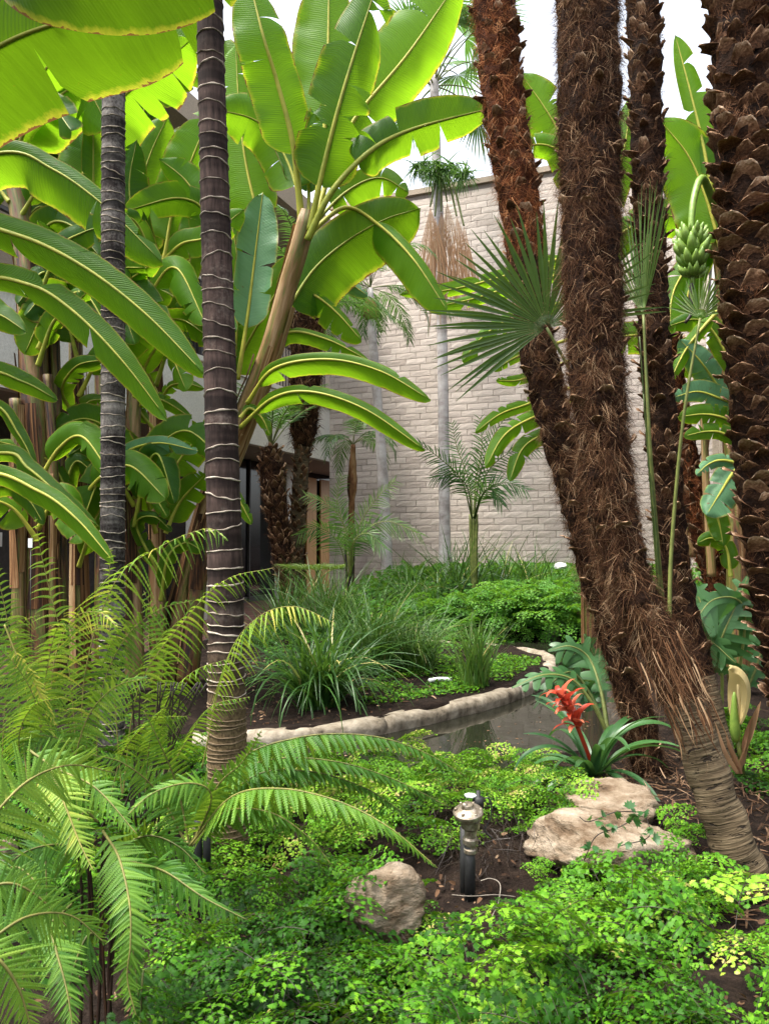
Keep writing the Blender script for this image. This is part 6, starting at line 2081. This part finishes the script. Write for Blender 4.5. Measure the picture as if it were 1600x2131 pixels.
carpet('maidenhair_carpet', 'maidenhair fern around the small tan boulder', [(-.2, 2.2), (.15, 2.2), (.12, 2.5), (-.2, 2.6)], 45, .7, .55, 58)

# ivy trailing on the sandstone
iv = thing('ivy', 'sprig of dark ivy trailing over the layered sandstone boulder', 'ivy', P(1300, 1700, 2.5))
for k, line in enumerate([[(1340, 1690, 2.38), (1290, 1720, 2.36), (1240, 1740, 2.36), (1215, 1790, 2.36)], [(1330, 1690, 2.38), (1280, 1690, 2.37), (1225, 1710, 2.36), (1205, 1700, 2.36)], [(1340, 1690, 2.38), (1350, 1740, 2.35), (1290, 1760, 2.35)]]):
    c = cr(PP(line), 20)
    s = MB().tube(c, .0016, 5).build('vine', M['dark_stem'], iv)
    mb = MB()
    scatter_leaves(mb, c[rng.integers(0, 20, 12)] + rng.normal(0, .008, (12, 3)) + np.array([0, -.01, .008]), .024, .8, .25, .15, 80 + k, PINNULE)
    mb.build('leaves', M['monstera'], s)

# ================================================================== litter and roots
def litter(name, label, poly, n, size, tint, seed, aspect=.35, hmax=.02):
    g_ = np.random.default_rng(seed)
    p = poly_points(poly, n, seed, .002, hmax)
    k = len(p)
    az = g_.uniform(0, 6.283, k)
    nn = nrm(np.array([0, 0, 1.0]) + g_.normal(0, .45, (k, 3)))
    d0 = np.stack([np.cos(az), np.sin(az), np.zeros(k)], 1)
    D = nrm(d0 - nn * np.sum(d0 * nn, 1, keepdims=True))
    W = np.cross(nn, D)
    s = size * g_.uniform(.4, 1.5, k)
    mb = MB()
    place(mb, BLADE, p, D, W, nn, s, s * aspect, np.tile([0, 0, .2], (k, 1)) * g_.uniform(-1, 1, (k, 1)), np.clip(g_.normal(tint, .25, k), 0, 1))
    return tag(mb.build(name, M['litter']), label, 'leaf litter', kind='stuff')


litter('leaf_litter', 'reddish-brown fibres and dead leaves around the feet of the shaggy palms', [(.95, 2.2), (2.4, 2.0), (2.6, 3.6), (1.5, 4.0), (1.0, 3.7), (.85, 3.0)], 2600, .055, .4, 91, .10, .04)
litter('leaf_litter', 'dead leaf scraps on the bare island soil', [gp(*q) for q in ((540, 1515), (700, 1500), (900, 1465), (900, 1400), (560, 1370), (420, 1400))], 500, .03, .5, 92, .45)
litter('leaf_litter', 'dead leaf scraps on the dark foreground soil', [(-1.4, 1.2), (1.0, 1.2), (1.1, 2.9), (-1.4, 2.9)], 1500, .018, .25, 93, .5, .03)
g_ = np.random.default_rng(95)
pit = P(1050, 1790, 2.55)
k = 900
o_ = pit + np.column_stack([g_.uniform(-.22, .22, k), g_.uniform(-.05, .3, k), g_.uniform(-.10, .10, k)])
D = nrm(np.column_stack([g_.normal(0, .5, k), g_.normal(-.4, .5, k), g_.normal(-.5, .5, k)]))
W = nrm(np.cross(D, g_.normal(0, 1, (k, 3))))
mb = MB()
place(mb, STRAND, o_, D, W, np.cross(D, W), g_.uniform(.06, .2, k), .0016, g_.normal(0, .3, (k, 3)), .5)
tag(mb.build('matted_roots', M['dark_stem']), 'dark tangle of fine dead stems beside the brass valve', 'roots', kind='stuff')
for k, (line, lab) in enumerate([([(940, 1862, 2.3), (980, 1865, 2.28), (1030, 1862, 2.28), (1072, 1866, 2.3)], 'pale thin twig lying level across the valve riser'), ([(1030, 1960, 2.1), (1022, 1915, 2.15), (1036, 1880, 2.2), (1040, 1840, 2.25), (1020, 1828, 2.3), (1000, 1833, 2.3)], 'pale curled twig rising beside the valve riser')]):
    o = MB().tube(cr(PP(line), 24), .0013, 6).build('twig', M['twig'])
    tag(o, lab, 'twig')
# plant tag
tg = thing('plant_tag', 'small white plant label among the ferns at left', 'label', P(64, 1240, 3.0))
c0 = P(64, 1130, 3.0)
MB().box(tuple(c0 + np.array([-.008, -.002, -.018])), tuple(c0 + np.array([.008, .002, .018]))).build('tag_plate', M['white'], tg, smooth=False)
MB().tube(np.array([c0 + [0, .004, 0], P(64, 1330, 3.0)]), .002, 6).build('stake', M['metal'], tg)

for o in bpy.data.objects:
    if '_loc' in o.keys():
        del o['_loc']
